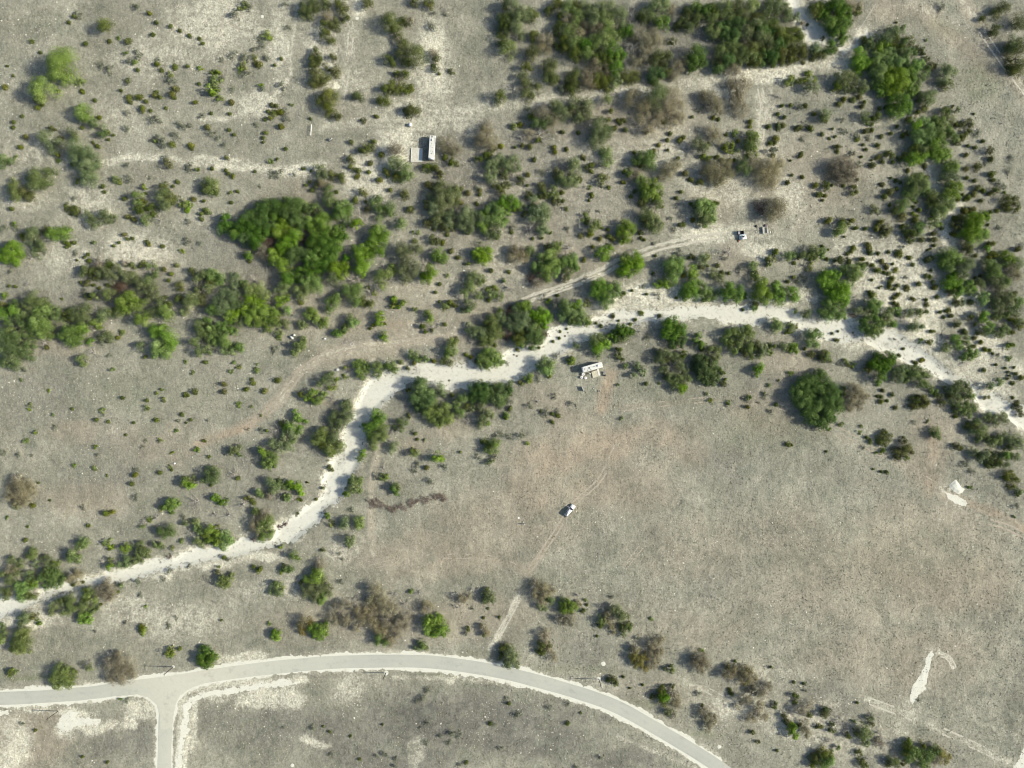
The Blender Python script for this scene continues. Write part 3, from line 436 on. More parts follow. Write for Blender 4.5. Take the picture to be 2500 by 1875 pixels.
s 23 4 3;g 71 8 2.4;s 78 6 2;s 8 16 2.6;s 23 18 2.4;s 30 24 3;s 25 22 2.4;s 54 19 2;s 35 41 2.4;g 28 42 2;s 28 53 2.4;g 2 62 4;G 5 31 7;G 7 38 7;J 11 40 4;a 60 35 2;a 70 22 4;a 80 22 5;a 96 23 3
s 106 16 2.4;s 114 18 2;s 109 34 2.2;s 115 39 2.8;s 113 30 2;G 124 15 6;G 126 24 6;B 128 32 6;G 133 39 6;J 121 33 4;j 137 22 4.4;j 148 25 5.4;J 158 5 4.8;s 142 41 2.7;J 159 15 4;s 165 18 3.6;s 178 10 3.4;s 177 20 2.8;s 164 24 3;s 190 1 3.4;s 188 28 4.2;J 196 20 5;G 205 9 8;G 214 15 9;J 207 25 6;G 215 25 6;J 170 41 5;s 162 50 4;s 200 39 3.4;J 215 44 5.4;s 174 52 2;s 220 60 3.6
G 133 50 7;G 138 53 6;O 146 62 8;O 151 56 6;O 142 66 6;O 156 61 5;D 120 60 5;D 166 66 8;D 172 74 7;J 176 59 4;G 185 54 8;G 187 63 7;G 198 58 7;G 201 63 5;O 212 75 6
G 85 55 8;G 95 53 8;G 102 56 7;G 90 64 8;G 100 64 8;G 112 59 6;G 120 60 6;G 98 73 8;G 106 74 7;G 75 57 8;G 66 56 7;G 57 60 9;G 66 66 8;G 46 69 8;G 57 72 9;G 68 75 9;G 40 78 9;G 50 82 9;G 34 86 8;G 60 84 9;G 44 92 8;G 56 94 8;G 54 99 6;G 76 68 7;O 84 73 7;O 82 82 8;O 76 84 6;G 22 70 6;J 25 77 6;G 17 80 6
O 116 74 8;O 125 70 8;O 128 79 8;O 119 86 8;D 103 83 6;R 94 77 7;R 70 91 9;R 76 99 8;R 104 92 9;D 110 90 5;O 97 87 7;O 86 93 7;O 92 96 7;O 84 101 7;G 128 88 8;G 118 95 8;J 116 98 7;G 129 99 9;G 138 97 8;G 140 105 7;G 133 110 9;G 124 106 8;O 115 112 8;G 122 120 8;G 132 120 7;G 102 106 8;G 93 108 8;G 110 118 6;B 60 104 7;B 64 110 6;O 73 106 6;O 75 114 7;O 84 120 8;O 82 112 6;G 90 116 6;J 46 109 5;s 48 116 3;J 95 100 5
G 144 82 7;G 142 88 7;G 150 90 6;D 158 80 5;O 163 76 6;G 154 74 5;O 186 84 8;O 192 88 8;O 184 92 7;O 180 98 6;O 186 105 7;O 166 105 8;O 175 107 7;O 172 115 8;O 168 123 8;O 170 128 5;O 141 124 7;O 150 122 6;O 147 130 6;J 152 113 5;D 160 135 9;D 150 136 8;G 139 134 7;G 156 147 8;G 165 147 7;D 165 138 6
G 212 102 8;G 218 110 8;D 192 122 6;G 198 128 6;O 202 124 5;G 214 125 7;G 190 133 7;D 200 136 6;G 216 133 7;G 192 142 5;D 176 148 6;g 183 152 3;J 170 160 5;J 179 162 5;G 162 158 7;J 176 144 2.4
G 104 127 6;G 114 128 6;O 109 138 7;O 118 140 8;G 112 146 7;G 87 136 7;G 84 143 7;G 95 132 6;G 80 150 6;O 87 156 5;G 100 148 6;G 104 154 6;D 97 157 6;G 137 160 7;G 143 153 5;j 136 159 3;s 103 161 3
O 6 132 7;O 14 134 7;J 5 136 6;G 4 145 6;D 21 141 6;G 30 134 6;G 33 144 6;J 41 140 4;D 52 136 5;G 46 148 8;G 56 145 7;G 62 152 7;D 72 153 7;D 66 160 6;O 50 158 7;O 60 162 6;O 78 160 6;G 22 152 7;G 32 155 7;G 26 162 8;G 40 163 6;G 14 160 7;g 208 160 6;g 214 163 5;g 203 163 4
T 1000 375
s 38 3 3.4;s 47 0 2.4;j 46 9 5;J 18 14 5;J 25 13 4;j 30 17 4;j 34 22 4;J 75 6 4.4;J 83 2 5;G 88 11 7;G 97 6 7;G 103 12 7;G 112 8 7;G 115 16 5;G 92 14 6;J 102 21 5;G 86 23 6;G 89 28 6;J 93 34 4;J 104 33 5;j 99 40 5;J 119 28 5;D 112 24 4;s 128 22 3;a 142 19 4;s 135 6 3;s 127 34 2;s 19 32 4;J 25 35 4;G 0 24 5
G 34 37 8;G 44 40 8;G 28 45 8;G 38 49 9;G 47 50 7;G 26 56 8;G 36 60 8;J 18 54 5;J 52 37 5;J 33 33 4;s 63 42 3.4;s 76 39 3;s 76 44 2.6;s 73 53 2.8;s 50 50 4;s 56 53 3;J 0 60 4;G 54 44 3;a 73 37 3
D 50 66 7;G 34 68 7;G 44 66 7;G 42 73 7;G 28 73 6;J 19 75 5;J 38 79 6;J 45 79 5;G 58 67 8;G 62 62 7;G 64 75 8;G 56 77 6;j 63 83 4;G 70 68 6;s 26 82 2;g 9 85 2.4;g 4 85 2;s 41 88 2.4;J 25 92 5;j 31 94 4;s 36 95 3;D 30 88 4;s 5 94 3
O 88 59 7;O 95 62 8;O 89 69 8;O 80 66 6;G 76 71 7;O 98 70 7;O 78 77 7;G 92 76 8;O 102 73 5;G 85 84 6;G 92 87 6;s 95 90 3;O 104 48 7;O 101 54 7;O 111 52 7;O 106 60 5;G 120 57 5;s 114 61 3;s 110 84 2.7;a 111 78 4;a 74 97 4;s 132 45 3;J 128 44 4;G 133 48 5;J 143 33 4.4;J 144 41 6;G 154 40 6;J 146 46 4;J 158 51 5;s 166 50 3;s 165 41 3;G 158 46 4
s 133 56 4;G 134 60 6;G 142 60 8;G 148 64 7;G 134 68 6;G 143 70 7;J 125 64 4;D 130 76 8;D 135 80 6;G 142 82 6;G 146 84 5;s 133 92 2.2;s 143 91 2.2;s 152 85 2.4;D 128 84 6;g 169 59 3
D 160 8 7;D 170 12 7;G 178 18 7;J 160 20 6;G 165 26 7;G 170 31 7;G 177 29 6;G 176 8 7;D 175 18 6;J 160 24 5;s 184 27 3.6;s 188 4 3.6;J 194 15 4.6;s 197 12 3;s 196 19 3;a 204 12 4;G 214 6 7;s 214 10 2.4;g 209 27 6;a 205 31 5;g 194 36 2.4;s 215 36 3;s 197 44 3;s 194 50 2;a 192 63 3;g 190 69 4.4;s 191 75 2.4;G 198 79 6;G 203 76 5;s 195 87 4;s 185 88 3.4;s 214 82 2.6;s 208 80 2;s 206 92 3;s 216 89 3.6;s 220 92 3;s 198 101 3;a 171 80 3;a 205 62 2
s 45 105 3;O 32 108 7;O 36 113 6;O 28 112 5;s 53 112 3.2;O 75 107 7;O 82 106 7;O 78 114 7;O 70 108 4;O 84 112 5;g 63 119 3;G 6 103 7;D 16 119 6;G 5 124 8;O 22 128 8;O 16 134 6;g 41 132 2;s 33 141 2.7;s 28 150 2.4
B 118 104 8;B 112 110 7;B 121 113 7;B 114 104 6;G 130 105 6;J 149 100 4;G 157 101 6;G 161 98 4;D 170 103 6;D 176 100 5;O 152 110 7;O 144 114 7;O 137 121 6;O 154 119 8;O 163 120 5;O 147 126 8;O 158 128 6;O 150 134 5;O 174 114 8;O 178 122 6;O 170 118 7;G 170 128 6;B 168 134 5;s 189 114 3;s 183 124 2;O 209 107 7;O 215 104 5;O 211 113 4;g 216 100 3;R 135 132 8;B 138 139 6
s 88 126 3.4;s 107 128 2.7;g 103 138 3;D 104 143 6;D 110 145 4;G 68 133 6;G 64 144 7;G 60 150 6;G 75 136 6;J 79 137 3;G 75 152 5;g 84 147 3;G 90 152 5;G 97 154 5;g 92 145 4;s 86 158 3;s 43 161 4;J 48 162 4;G 38 164 4;G 65 163 6;s 32 160 2
O 204 141 7;O 213 144 7;O 200 148 7;O 208 152 7;O 216 157 7;O 210 162 6;g 151 160 3;O 121 163 6;O 170 163 7;O 180 163 6;g 191 162 3.4;s 160 153 2.4;D 196 160 5;a 145 155 3;a 155 163 5;O 128 164 5;D 192 154 4
T 1500 375
G 34 2 8;G 36 10 8;G 40 2 6;s 24 10 3;J 30 11 4;B 60 16 9;B 55 22 7;B 66 12 7;G 24 8 6;G 15 20 5;B 22 22 7;J 11 20 3;s 10 31 3;G 27 27 6;J 46 28 3;O 36 33 8;O 44 35 7;O 38 42 8;O 34 40 6;O 45 47 5;J 30 51 5;J 33 54 4;G 50 45 5;G 47 55 6;s 18 46 2.4;s 22 41 2.4;s 69 5 2.8;s 78 21 4.2;s 83 27 3.4;J 93 31 4.2;D 96 24 6;B 110 16 10;B 118 13 9;B 106 22 8;B 118 24 9;B 100 18 7;B 126 20 6;G 140 10 7;G 141 15 7;g 100 2 5;B 112 28 7;s 111 3 3;s 116 6 3;s 126 7 2.7;s 130 7 2.2;g 150 2 5;B 152 11 9;B 165 12 11;B 160 22 10;B 172 22 10;B 168 32 8;B 178 12 8;s 172 1 3;s 73 41 3;s 67 48 2.8;s 112 53 2.7;J 107 53 3.6;s 83 54 2.4;O 96 55 8;O 103 57 7;G 94 64 8;O 102 66 7;G 98 72 7;O 106 70 5;J 91 53 5;O 99 76 4;s 85 72 3;s 71 77 3;s 75 76 3;s 188 31 3.6;s 192 23 2;s 191 7 1.6;s 204 25 3;s 218 34 3.4;s 220 44 3;B 172 56 9;B 178 62 9;B 170 66 8;B 180 54 7;R 158 57 8;s 202 2 3;s 52 57 2
G 36 66 8;G 42 70 7;G 47 77 7;G 40 80 7;J 35 74 6;D 24 68 3;J 29 85 3;O 10 78 7;O 16 81 7;O 8 85 6;O 14 89 6;O 8 94 4;s 29 91 2.4;s 33 93 2.2;a 18 95 3;a 44 97 2.4;a 64 83 4;a 61 69 3;a 73 107 5;s 45 110 2;D 123 105 8
O 12 113 6;O 22 112 8;O 16 120 8;O 24 122 7;O 10 126 7;O 16 130 5;O 26 118 6;s 42 129 2.4;O 60 120 8;O 68 116 8;O 66 125 8;O 62 134 7;O 72 122 5;O 48 141 5;O 56 140 5;J 84 112 4;G 96 115 6;g 100 112 4;j 94 123 3.6;O 84 126 6;O 86 131 5;s 75 132 3;s 101 121 2;s 112 121 2.8;G 107 128 5;s 116 129 3.4;s 124 129 2.4;G 114 135 5;a 136 126 4;D 136 128 4;O 150 120 5;D 153 126 5;g 152 133 5;g 170 112 6;g 168 120 4;s 175 105 4;s 195 118 2.6;O 82 145 8;O 88 142 7;O 78 152 6;O 88 150 7;O 98 146 7;O 106 152 6;O 100 156 5;O 122 146 8;O 130 148 8;O 120 153 6;O 133 156 6;g 142 153 4;O 160 142 8;O 158 150 8;O 164 156 7;O 176 144 7;O 180 150 6;O 178 157 7;O 193 150 8;O 195 155 5;J 153 164 4;O 4 143 6;O 2 150 5;g 10 153 4;a 30 143 3;a 46 153 4;s 19 148 2;s 35 152 2;s 67 155 2;a 120 112 3;D 46 131 4
G 188 110 5;G 194 109 4;j 200 112 2.4;G 206 110 5;G 216 104 6;G 215 109 5;g 211 125 3.4;s 195 133 3;g 215 115 4;D 206 120 4;a 198 136 4;a 205 134 4;s 188 138 2.4
T 2000 375
B 22 12 9;B 28 20 9;B 16 18 8;B 30 10 8;B 34 18 8;B 38 24 6;B 24 27 7;J 8 32 3.8;J 9 38 3.6;s 14 34 1.8;s 27 34 2.6;J 38 37 3.5;J 38 42 4;s 42 28 1.8;s 1 43 3;s 7 45 3;s 4 50 2;a 44 12 4;a 36 1 4;s 46 3 2;s 57 7 1.6;s 59 12 4;s 65 3 3.6;s 69 8 3;j 77 1 5;s 80 9 2.6;J 88 5 3.4;J 94 1 4;O 103 5 7;O 112 2 6;O 110 7 4;s 97 18 3;s 78 26 1.8;s 84 29 2.8;s 88 31 2;s 69 33 3;s 77 41 4;s 84 38 2.8;s 71 47 3.8;O 104 28 8;O 112 33 8;O 104 38 8;O 116 40 5;O 98 32 6;G 96 42 6;G 101 48 4;O 112 26 6;s 115 13 3;s 117 25 3;G 91 55 7;G 88 60 5;J 81 62 4.6;s 77 55 2.4;s 91 67 4.6;s 102 57 2;s 108 61 3;g 104 65 3.6;s 105 52 2;j 60 60 4.6;a 65 63 3;a 116 61 4
O 128 1 7;O 136 3 6;G 141 8 6;O 143 15 8;O 148 13 5;G 140 24 7;G 147 22 7;G 138 30 6;O 144 35 6;O 150 36 6;O 142 43 8;O 148 45 5;O 138 52 8;J 122 50 6;G 122 44 6;G 126 56 6;O 132 62 7;O 140 58 6;J 127 59 4;s 150 50 3;g 122 68 3.6;G 124 74 6;g 130 77 3
J 173 13 4.6;s 160 16 3;s 160 26 2.6;s 187 5 3.6;a 182 11 3;s 187 22 4;s 189 28 3;s 168 29 2.7;s 160 1 3;a 197 33 6;J 190 41 4.6;s 184 43 3;s 172 37 4;s 177 40 3.2;s 168 44 3.6;s 161 48 4;s 157 50 2.4;s 175 51 2.7;s 155 44 2;J 204 50 6;J 212 50 5;J 203 58 5;J 213 58 5;s 185 63 2.8;s 192 62 3;s 158 61 4.6;s 166 60 4.6;s 147 70 3;g 200 43 2;a 207 6 4;a 204 19 3;a 195 81 3;s 182 77 2
s 11 72 4.4;s 25 73 4;s 35 72 4;O 24 80 6;O 21 85 5;G 30 77 4;s 40 80 3;s 50 81 2.7;s 68 73 4;s 63 77 2.6;s 62 82 3.8;j 75 81 5.6;j 71 86 4.6;s 27 90 1.6;J 94 82 5;J 101 84 6;O 110 80 6;G 108 86 5;s 104 72 4;J 100 91 5;J 97 93 3.6;J 124 89 3.6;J 124 94 4;s 125 99 2.4;s 111 93 3.6;s 91 78 3;a 127 83 3;s 133 81 2.4;s 146 87 3.6;J 148 78 6;J 156 72 7
O 168 74 9;O 175 70 7;O 164 82 9;O 174 82 8;O 170 90 8;O 178 88 6;O 160 86 7;O 180 68 5;s 53 98 4;s 55 102 3;s 56 106 4;s 38 102 3.4;s 35 105 2.8;s 31 108 2.4;s 47 114 3.6;s 64 108 2.6;s 76 106 2.4;s 87 107 5;a 90 101 2.4;s 99 112 3;s 118 114 4.6;s 123 112 3;s 102 120 2.6;s 68 116 3;s 80 119 2;s 74 122 4;s 64 126 3.6;s 76 129 3;s 71 128 2.6;s 84 125 3;s 9 114 2.6;s 18 115 2.6;J 23 116 4;J 32 115 4.4;s 24 112 2;j 47 120 3;j 52 120 3;s 58 121 3;s 4 100 2;s 10 104 1.6;s 117 132 3;s 121 133 3;s 124 138 3;s 126 143 3;s 109 140 3.4;s 97 144 3.6;s 86 142 2.8;s 81 135 3.4;s 77 139 3.4;s 77 144 3;s 82 146 2.4;s 65 145 1.6;s 68 143 1.4;s 58 136 2;s 122 126 1.8;s 87 152 3.4;s 82 156 3;s 103 157 3;s 129 155 2.8;s 128 144 3;s 117 158 2.4;s 59 152 4.6;s 55 149 2.4;s 82 161 2.8;s 118 163 3;a 94 134 3;s 86 163 3;s 118 104 1.6;s 121 103 1.4
O 142 108 8;O 136 114 7;O 146 114 8;O 142 120 7;O 154 114 7;G 158 122 8;G 162 118 7;G 154 126 7;O 148 130 6;G 158 132 6;O 142 138 7;O 150 138 6;O 145 143 5;O 165 142 6;O 167 148 5;G 160 146 5;O 152 150 6;O 154 146 5;J 144 148 5;G 175 140 6;J 160 101 6;J 164 105 5;s 184 98 4;s 188 97 3;O 182 103 4;s 187 107 3;s 191 109 4;s 184 112 3;s 170 110 2.6;s 215 103 3.6;a 218 99 3;s 176 132 2.4;s 170 134 2;s 165 160 3.8;j 150 160 4;G 155 160 4
O 204 110 6;O 208 114 6;G 215 117 6;G 203 118 5;O 186 120 7;O 190 126 8;O 194 130 6;G 192 136 7;O 202 138 6;G 198 142 5;B 208 126 7;B 214 132 7;O 180 154 6;O 178 159 5;G 196 156 7;G 204 154 7;G 203 162 7;G 192 163 6;O 216 160 6;G 196 148 4;J 212 150 3;D 186 148 5;G 213 124 5
O 4 105 5;O 2 109 4;O 8 130 7;O 4 138 7;O 12 142 7;O 18 132 6;O 26 126 5;O 8 147 5;O 22 146 8;O 28 144 7;O 20 154 8;O 28 152 7;O 16 162 7;O 26 160 6;O 38 126 8;O 42 132 6;G 36 134 6;O 30 148 5;O 8 160 5;O 57 160 6;O 63 162 5;G 44 123 6;D 40 155 4
T 0 750
O 4 8 7;O 14 4 7;G 22 10 7;O 42 4 9;O 40 14 9;O 46 20 7;O 36 20 6;D 12 14 6;G 26 18 7;G 8 20 6;G 4 32 8;O 10 26 6;G 20 30 7;J 10 32 6;G 30 28 7;O 44 28 6;D 44 38 8;O 52 30 5;G 14 42 8;G 4 44 8;G 24 46 7;G 6 54 8;G 16 54 8;G 14 62 7;G 4 60 6;G 28 52 6;s 49 43 3;G 32 40 6;G 55 22 4;G 58 4 6;G 62 10 6;J 72 8 7;G 82 8 8;G 90 14 7;O 74 24 8;O 82 28 8;O 70 32 7;O 78 36 7;O 88 22 6;O 66 28 6;G 92 4 7;D 103 4 7;G 112 6 7;G 108 12 5;J 120 5 5;O 102 18 5;O 106 20 4;D 100 25 6;D 90 38 6;O 97 38 4;j 106 33 2.6;G 114 32 7;a 111 38 4;g 132 28 3;s 127 33 3;G 126 8 5;O 134 2 6;O 151 11 8;G 165 4 6;O 176 6 8;O 182 8 5;G 198 4 5;D 206 4 5;O 166 26 8;O 174 24 6;O 182 30 8;O 184 38 7;O 170 42 8;O 176 50 7;D 168 32 6;O 180 46 6;O 168 50 6;G 152 42 5;s 156 54 2.6;G 86 56 5;G 90 60 5;D 92 59 4;D 100 50 5;G 214 20 6;G 218 28 6;J 217 22 4;D 206 42 7;G 210 36 6;G 216 46 6;s 220 30 4
g 121 68 2.8;g 22 78 2;g 52 90 1.6;s 132 98 2.4;g 32 106 2.4;g 31 110 1.8;s 77 110 2;g 56 116 2.2;g 110 112 2.6;a 111 116 2;s 103 122 2.8;s 116 124 2.3;g 38 135 2.4;g 27 145 3;g 103 151 2.3;a 105 160 2;a 21 159 3;a 4 157 3;a 34 160 2;g 175 89 2.2;g 170 93 2;g 178 100 3;g 159 109 3;s 158 101 2.4;s 144 125 2;s 168 122 3;s 196 116 2.6;s 206 122 2;s 201 125 1.6;a 192 124 3;g 191 134 2.3;a 173 145 2.4;g 173 143 2;s 199 95 3;s 203 95 2.2;s 210 91 3.2;g 207 70 2.6;s 220 59 2;g 212 154 3;g 186 158 2;a 157 145 2.4;a 154 151 2;s 219 144 2;a 26 67 3;g 200 58 2;a 59 130 3;s 135 138 1.8;a 118 53 2.5
T 500 750
O 8 3 7;G 20 4 8;O 28 8 7;O 32 2 7;G 36 14 6;O 44 4 7;O 54 6 8;O 62 4 7;O 50 14 7;O 58 16 6;O 68 10 7;O 74 6 6;O 78 14 6;O 88 4 5;D 94 8 6;G 86 18 5;O 16 20 6;G 20 26 6;O 24 20 6;O 6 24 6;O 30 26 5;O 10 32 6;G 4 36 5;O 12 38 5;O 20 36 7;O 22 40 5;O 2 14 5;O 38 44 5;G 30 46 5;G 34 42 4;G 20 46 5;G 4 45 5;D 46 20 6;O 67 23 5;g 79 28 5;g 80 33 3;D 52 20 4;G 104 18 5;G 106 20 4;O 112 6 7;O 118 10 6;G 120 16 5;O 129 16 5;O 126 18 4;G 134 2 5;G 156 12 6;O 158 18 5;O 162 15 4;O 143 27 5;J 146 26 4;O 139 28 3;J 151 21 4;G 152 24 4;O 189 9 5;O 188 15 5;s 194 18 2;J 180 20 3;s 178 23 2;G 192 30 4;O 194 34 4;O 104 36 5;O 101 42 6;O 98 48 5;O 106 40 4;a 76 46 4
g 2 60 2.2;g 31 60 2;g 36 65 3;g 28 69 2.3;g 56 69 2.8;g 56 62 1.6;s 20 83 3;s 20 91 3.2;s 51 82 3.6;s 44 89 3.2;s 64 91 3;s 78 79 4;s 50 78 2.4;g 36 104 2;g 37 107 2;g 50 108 1.8;a 46 132 2;g 60 117 1.6;s 0 145 1.6;a 4 122 2;s 5 161 1.6;g 4 162 2
G 132 78 6;G 136 74 4;G 124 82 4;g 143 79 2.8;D 140 84 5;g 138 87 4;O 117 92 5;O 110 97 4;O 120 100 5;O 128 96 4;O 116 98 4;J 104 94 4;D 136 98 5;O 164 62 5;O 170 60 4;O 166 70 5;O 174 66 5;O 170 74 4;O 186 64 6;O 186 72 5;G 200 61 6;G 205 66 5;G 196 64 4;s 211 59 3;D 154 70 4;g 152 75 3;g 152 66 3;J 219 66 3;D 155 67 3
O 98 115 4;O 100 120 5;O 108 123 3;G 92 126 5;O 90 130 6;G 96 134 7;G 88 138 5;O 100 132 5;O 94 143 4;D 78 132 6;D 72 136 4;g 68 133 2.4;J 83 126 4;a 62 134 4;G 74 148 6;G 82 152 6;G 90 150 6;G 84 146 5;O 63 158 6;O 70 162 7;O 60 154 4;G 31 154 5;G 34 152 4;G 28 157 4;g 37 159 3
G 150 110 7;G 154 106 6;G 154 118 7;G 142 120 7;G 148 126 6;G 136 124 5;G 140 132 5;G 124 138 8;G 120 144 6;G 130 144 7;G 140 142 7;G 146 148 6;G 134 152 8;G 142 154 6;G 136 158 4;G 128 134 5;J 128 150 6
O 185 116 6;O 190 120 6;O 184 126 7;O 192 132 7;O 178 132 7;O 186 140 7;O 192 140 5;O 182 150 5;O 174 128 4;O 180 142 5;O 170 158 4;G 168 164 4;G 214 126 6;G 212 132 4;G 206 130 3;G 204 150 5;G 203 155 4;D 216 160 5;J 220 90 3;J 220 118 3;D 203 136 3
T 1000 750
G 6 2 3;g 39 1 3;O 64 2 4;G 58 3 3;O 20 8 5;O 21 14 5;J 14 20 4;D 22 22 5;J 17 26 3;s 24 25 2.6;s 38 18 2.7;D 30 18 4
G 90 12 7;G 98 10 6;G 86 18 6;J 82 20 5;G 92 22 7;G 96 28 6;G 104 16 6;G 108 20 6;O 98 2 3;G 64 22 5;G 68 26 6;G 76 28 7;G 84 32 7;G 78 36 6;G 88 36 5;G 90 30 5;D 68 38 4;G 116 6 8;G 122 12 8;G 116 18 8;G 125 20 6;O 124 2 6;O 134 8 6;O 144 7 7;O 148 12 6;O 140 12 6;O 146 18 5;O 136 18 5;R 108 4 6;R 104 30 6;R 146 30 5;J 120 26 6;J 114 30 6;J 118 36 7;G 124 34 5;G 120 40 5;O 136 24 6;G 134 32 8;G 140 28 6;G 134 40 7;G 141 34 6;s 116 46 2.6;j 131 45 2;s 140 44 2;s 92 41 2.4;G 46 38 6;O 44 45 6;O 42 52 5;J 49 36 4;J 36 58 4;J 42 60 4;s 26 58 3;s 61 51 3;s 66 54 3;O 78 54 5;O 84 48 6;O 90 52 7;O 80 60 7;O 90 60 6;O 98 58 5;O 84 65 4;O 76 62 4;s 72 58 3;G 8 54 5;G 2 50 5;G 16 56 4;s 5 60 3;a 104 61 3
O 170 4 7;O 178 6 7;O 164 10 5;O 186 6 6;O 184 13 6;O 192 14 5;O 176 15 5;O 190 18 4;J 104 0 1;s 163 26 1.8;s 162 33 2;s 155 37 2;s 170 23 1.7;s 207 20 2.6;s 202 17 1.8;s 220 9 3
G 200 36 7;G 208 34 6;O 202 42 7;O 210 40 6;G 204 50 5;G 214 40 4;J 218 32 4;G 180 42 4;g 176 56 5;O 174 56 3;G 145 58 6;G 152 62 6;O 146 68 6;O 152 68 5;G 140 62 4;s 151 75 3.2;O 129 76 5;g 130 80 3;g 122 83 2;a 138 78 4;a 158 53 3;s 119 81 3
O 10 84 8;O 16 90 9;O 6 96 8;O 18 100 9;O 10 106 7;O 22 94 6;O 10 80 5;G 34 88 6;G 36 93 5;G 26 104 6;G 20 114 7;G 30 114 6;G 24 120 5;G 38 108 7;G 42 116 6;G 36 122 6;G 30 126 5;G 42 122 5;s 46 95 2.8;G 56 98 6;G 50 104 5;G 54 110 6;G 56 116 5;O 68 90 7;O 74 86 7;O 82 86 6;O 66 98 6;O 76 96 8;O 80 94 6;G 78 104 5;O 92 90 7;O 98 88 6;O 94 98 8;O 102 96 6;O 88 94 6;O 98 104 5;O 108 86 5;O 108 92 4;G 68 110 4;J 62 108 4;G 76 110 4;G 84 114 5;G 80 120 6;G 86 118 5;G 78 126 5;O 84 126 3;s 108 110 3.2;g 105 117 4;s 104 120 2.4;D 64 124 4;a 108 104 4;a 129 107 4;a 146 115 4.6;J 142 112 2;s 154 115 2.6;s 160 117 3.2;s 154 124 2.6;a 160 112 3;D 138 102 3;a 175 104 3;a 180 106 2
J 80 145 4;J 84 149 4;G 90 152 7;G 94 146 5;G 84 154 5;s 6 137 2.4;s 8 143 2;a 4 134 2;G 5 158 5;J 4 154 3;g 127 147 2.2;O 30 162 6;O 34 164 4;a 74 162 3;a 92 162 4;a 120 140 5;a 108 140 4;a 96 138 4;s 55 157 2;g 16 144 1.6;a 156 96 3
T 1500 750
J 8 24 6;J 14 28 6;J 18 26 5;J 2 26 4;G 8 34 5;J 10 22 4;J 2 34 4;D 28 26 6;a 34 32 4;s 30 6 3.2;s 50 9 2.8;s 23 13 2.4;s 18 18 2;s 5 14 1.6;s 140 2 2
O 62 14 7;O 58 20 7;O 66 22 7;O 58 28 7;O 66 30 7;O 72 24 7;O 74 34 6;O 64 38 6;O 72 40 4;O 92 30 4;O 88 36 4;O 92 40 5;O 97 39 3;s 95 45 3
G 54 50 6;G 50 56 6;G 62 54 6;J 56 56 5;G 66 52 5;G 70 60 6;D 60 64 8;G 54 68 5;G 74 66 6;G 62 76 6;D 74 74 6;G 78 78 6;G 70 78 6;O 72 88 6;O 76 86 4;J 76 50 4;J 74 54 3;G 48 48 4;J 56 74 4;G 66 84 5
J 92 56 6;J 100 58 6;J 90 64 6;J 98 66 8;J 106 62 7;J 94 74 6;J 104 72 7;J 112 70 6;J 98 80 5;J 108 78 6;J 102 80 4;G 104 46 5;G 112 46 5;G 110 52 6;g 117 68 4;J 96 45 2;j 118 82 3;g 121 80 3;a 120 84 3
J 5 46 4;J 4 52 4;J 8 56 3;G 13 64 3.4;G 24 62 4;G 30 70 4;G 22 74 4;G 28 66 4;s 35 83 2.6;g 48 82 1.6;g 4 84 2;g 8 120 2;G 32 73 2
O 126 30 7;O 122 36 5;G 132 26 5;G 142 24 6;G 148 26 6;G 136 34 6;G 146 36 6;J 126 40 4;G 128 46 6;G 134 42 5;J 140 50 5;G 144 46 6;G 148 54 3;J 154 40 5;G 160 42 5;G 162 48 5;J 158 46 4;G 150 44 4;g 170 42 4;G 156 52 4;g 168 49 3;O 156 68 5;O 154 72 3;O 158 64 4
O 174 17 5;O 176 22 5;O 180 20 4;g 190 22 5;g 188 26 3;g 196 20 3;G 184 42 5;O 194 44 5;O 190 44 3;O 196 48 3;O 214 30 6;O 212 38 5;O 218 40 4;O 217 26 4;s 206 45 2.4;J 213 51 4;J 218 52 3;g 196 4 3;G 208 6 5;D 212 10 5;O 152 2 4
a 142 100 4;g 145 98 3;s 144 108 3;s 175 105 2.6;a 168 111 3;g 104 101 2.6;g 124 103 2.6;a 122 106 2;g 100 94 2;a 164 97 3;g 162 92 2;a 155 104 2;g 190 71 3;J 189 148 3;s 192 149 2;g 167 84 2;j 177 79 1.4
J 214 76 8;J 206 82 8;J 218 84 8;J 200 90 8;J 212 92 9;J 196 96 7;J 204 100 9;J 216 102 9;J 208 110 8;J 218 112 8;J 212 120 7;J 220 122 6
T 2000 750
J 6 80 8;J 12 86 8;J 4 90 8;J 14 94 8;J 8 100 9;J 18 102 8;J 10 110 8;J 20 110 6;J 6 120 8;J 14 118 7;J 4 128 6;J 2 72 6;g 24 127 3;g 12 132 2;J 26 88 2.6;J 25 94 3.6;B 38 88 7;B 44 92 7;B 36 96 8;B 46 98 7;B 34 104 7;B 44 106 6;B 52 96 4;B 32 110 5
O 4 6 5;O 14 4 6;O 10 10 6;O 20 8 6;O 26 6 4;O 26 10 4;G 42 3 5;O 58 1 6;O 62 4 4;G 52 5 5;O 50 14 5;O 58 14 6;O 66 18 6;O 50 22 5;O 58 24 6;O 66 26 5;O 60 30 5;O 54 28 4;O 0 28 5;G 76 4 5;O 86 2 4;O 88 7 3;G 74 10 6;G 75 16 5;O 80 18 5;G 98 6 5;D 92 12 5;G 108 6 5;G 104 20 6;G 110 22 5;G 100 22 4;G 116 4 4;R 36 9 3;D 92 18 4;D 136 28 5
s 142 3 3.4;s 138 4 2;s 132 5 2.4;s 144 9 3;s 136 11 2.2;J 152 16 4;J 151 20 3;J 166 11 4;J 169 18 3;O 176 9 4;O 180 8 5;O 178 14 4;O 184 20 5;G 180 26 5;G 188 26 3;J 175 27 4;s 159 26 3.4;s 122 26 2.6;s 125 26 2;G 196 2 6;G 194 10 5;O 202 9 4;G 200 22 5;G 196 28 5;G 204 26 4;s 210 27 3.4;J 212 14 5;G 218 16 5;J 218 20 4;G 214 4 6;G 206 5 5
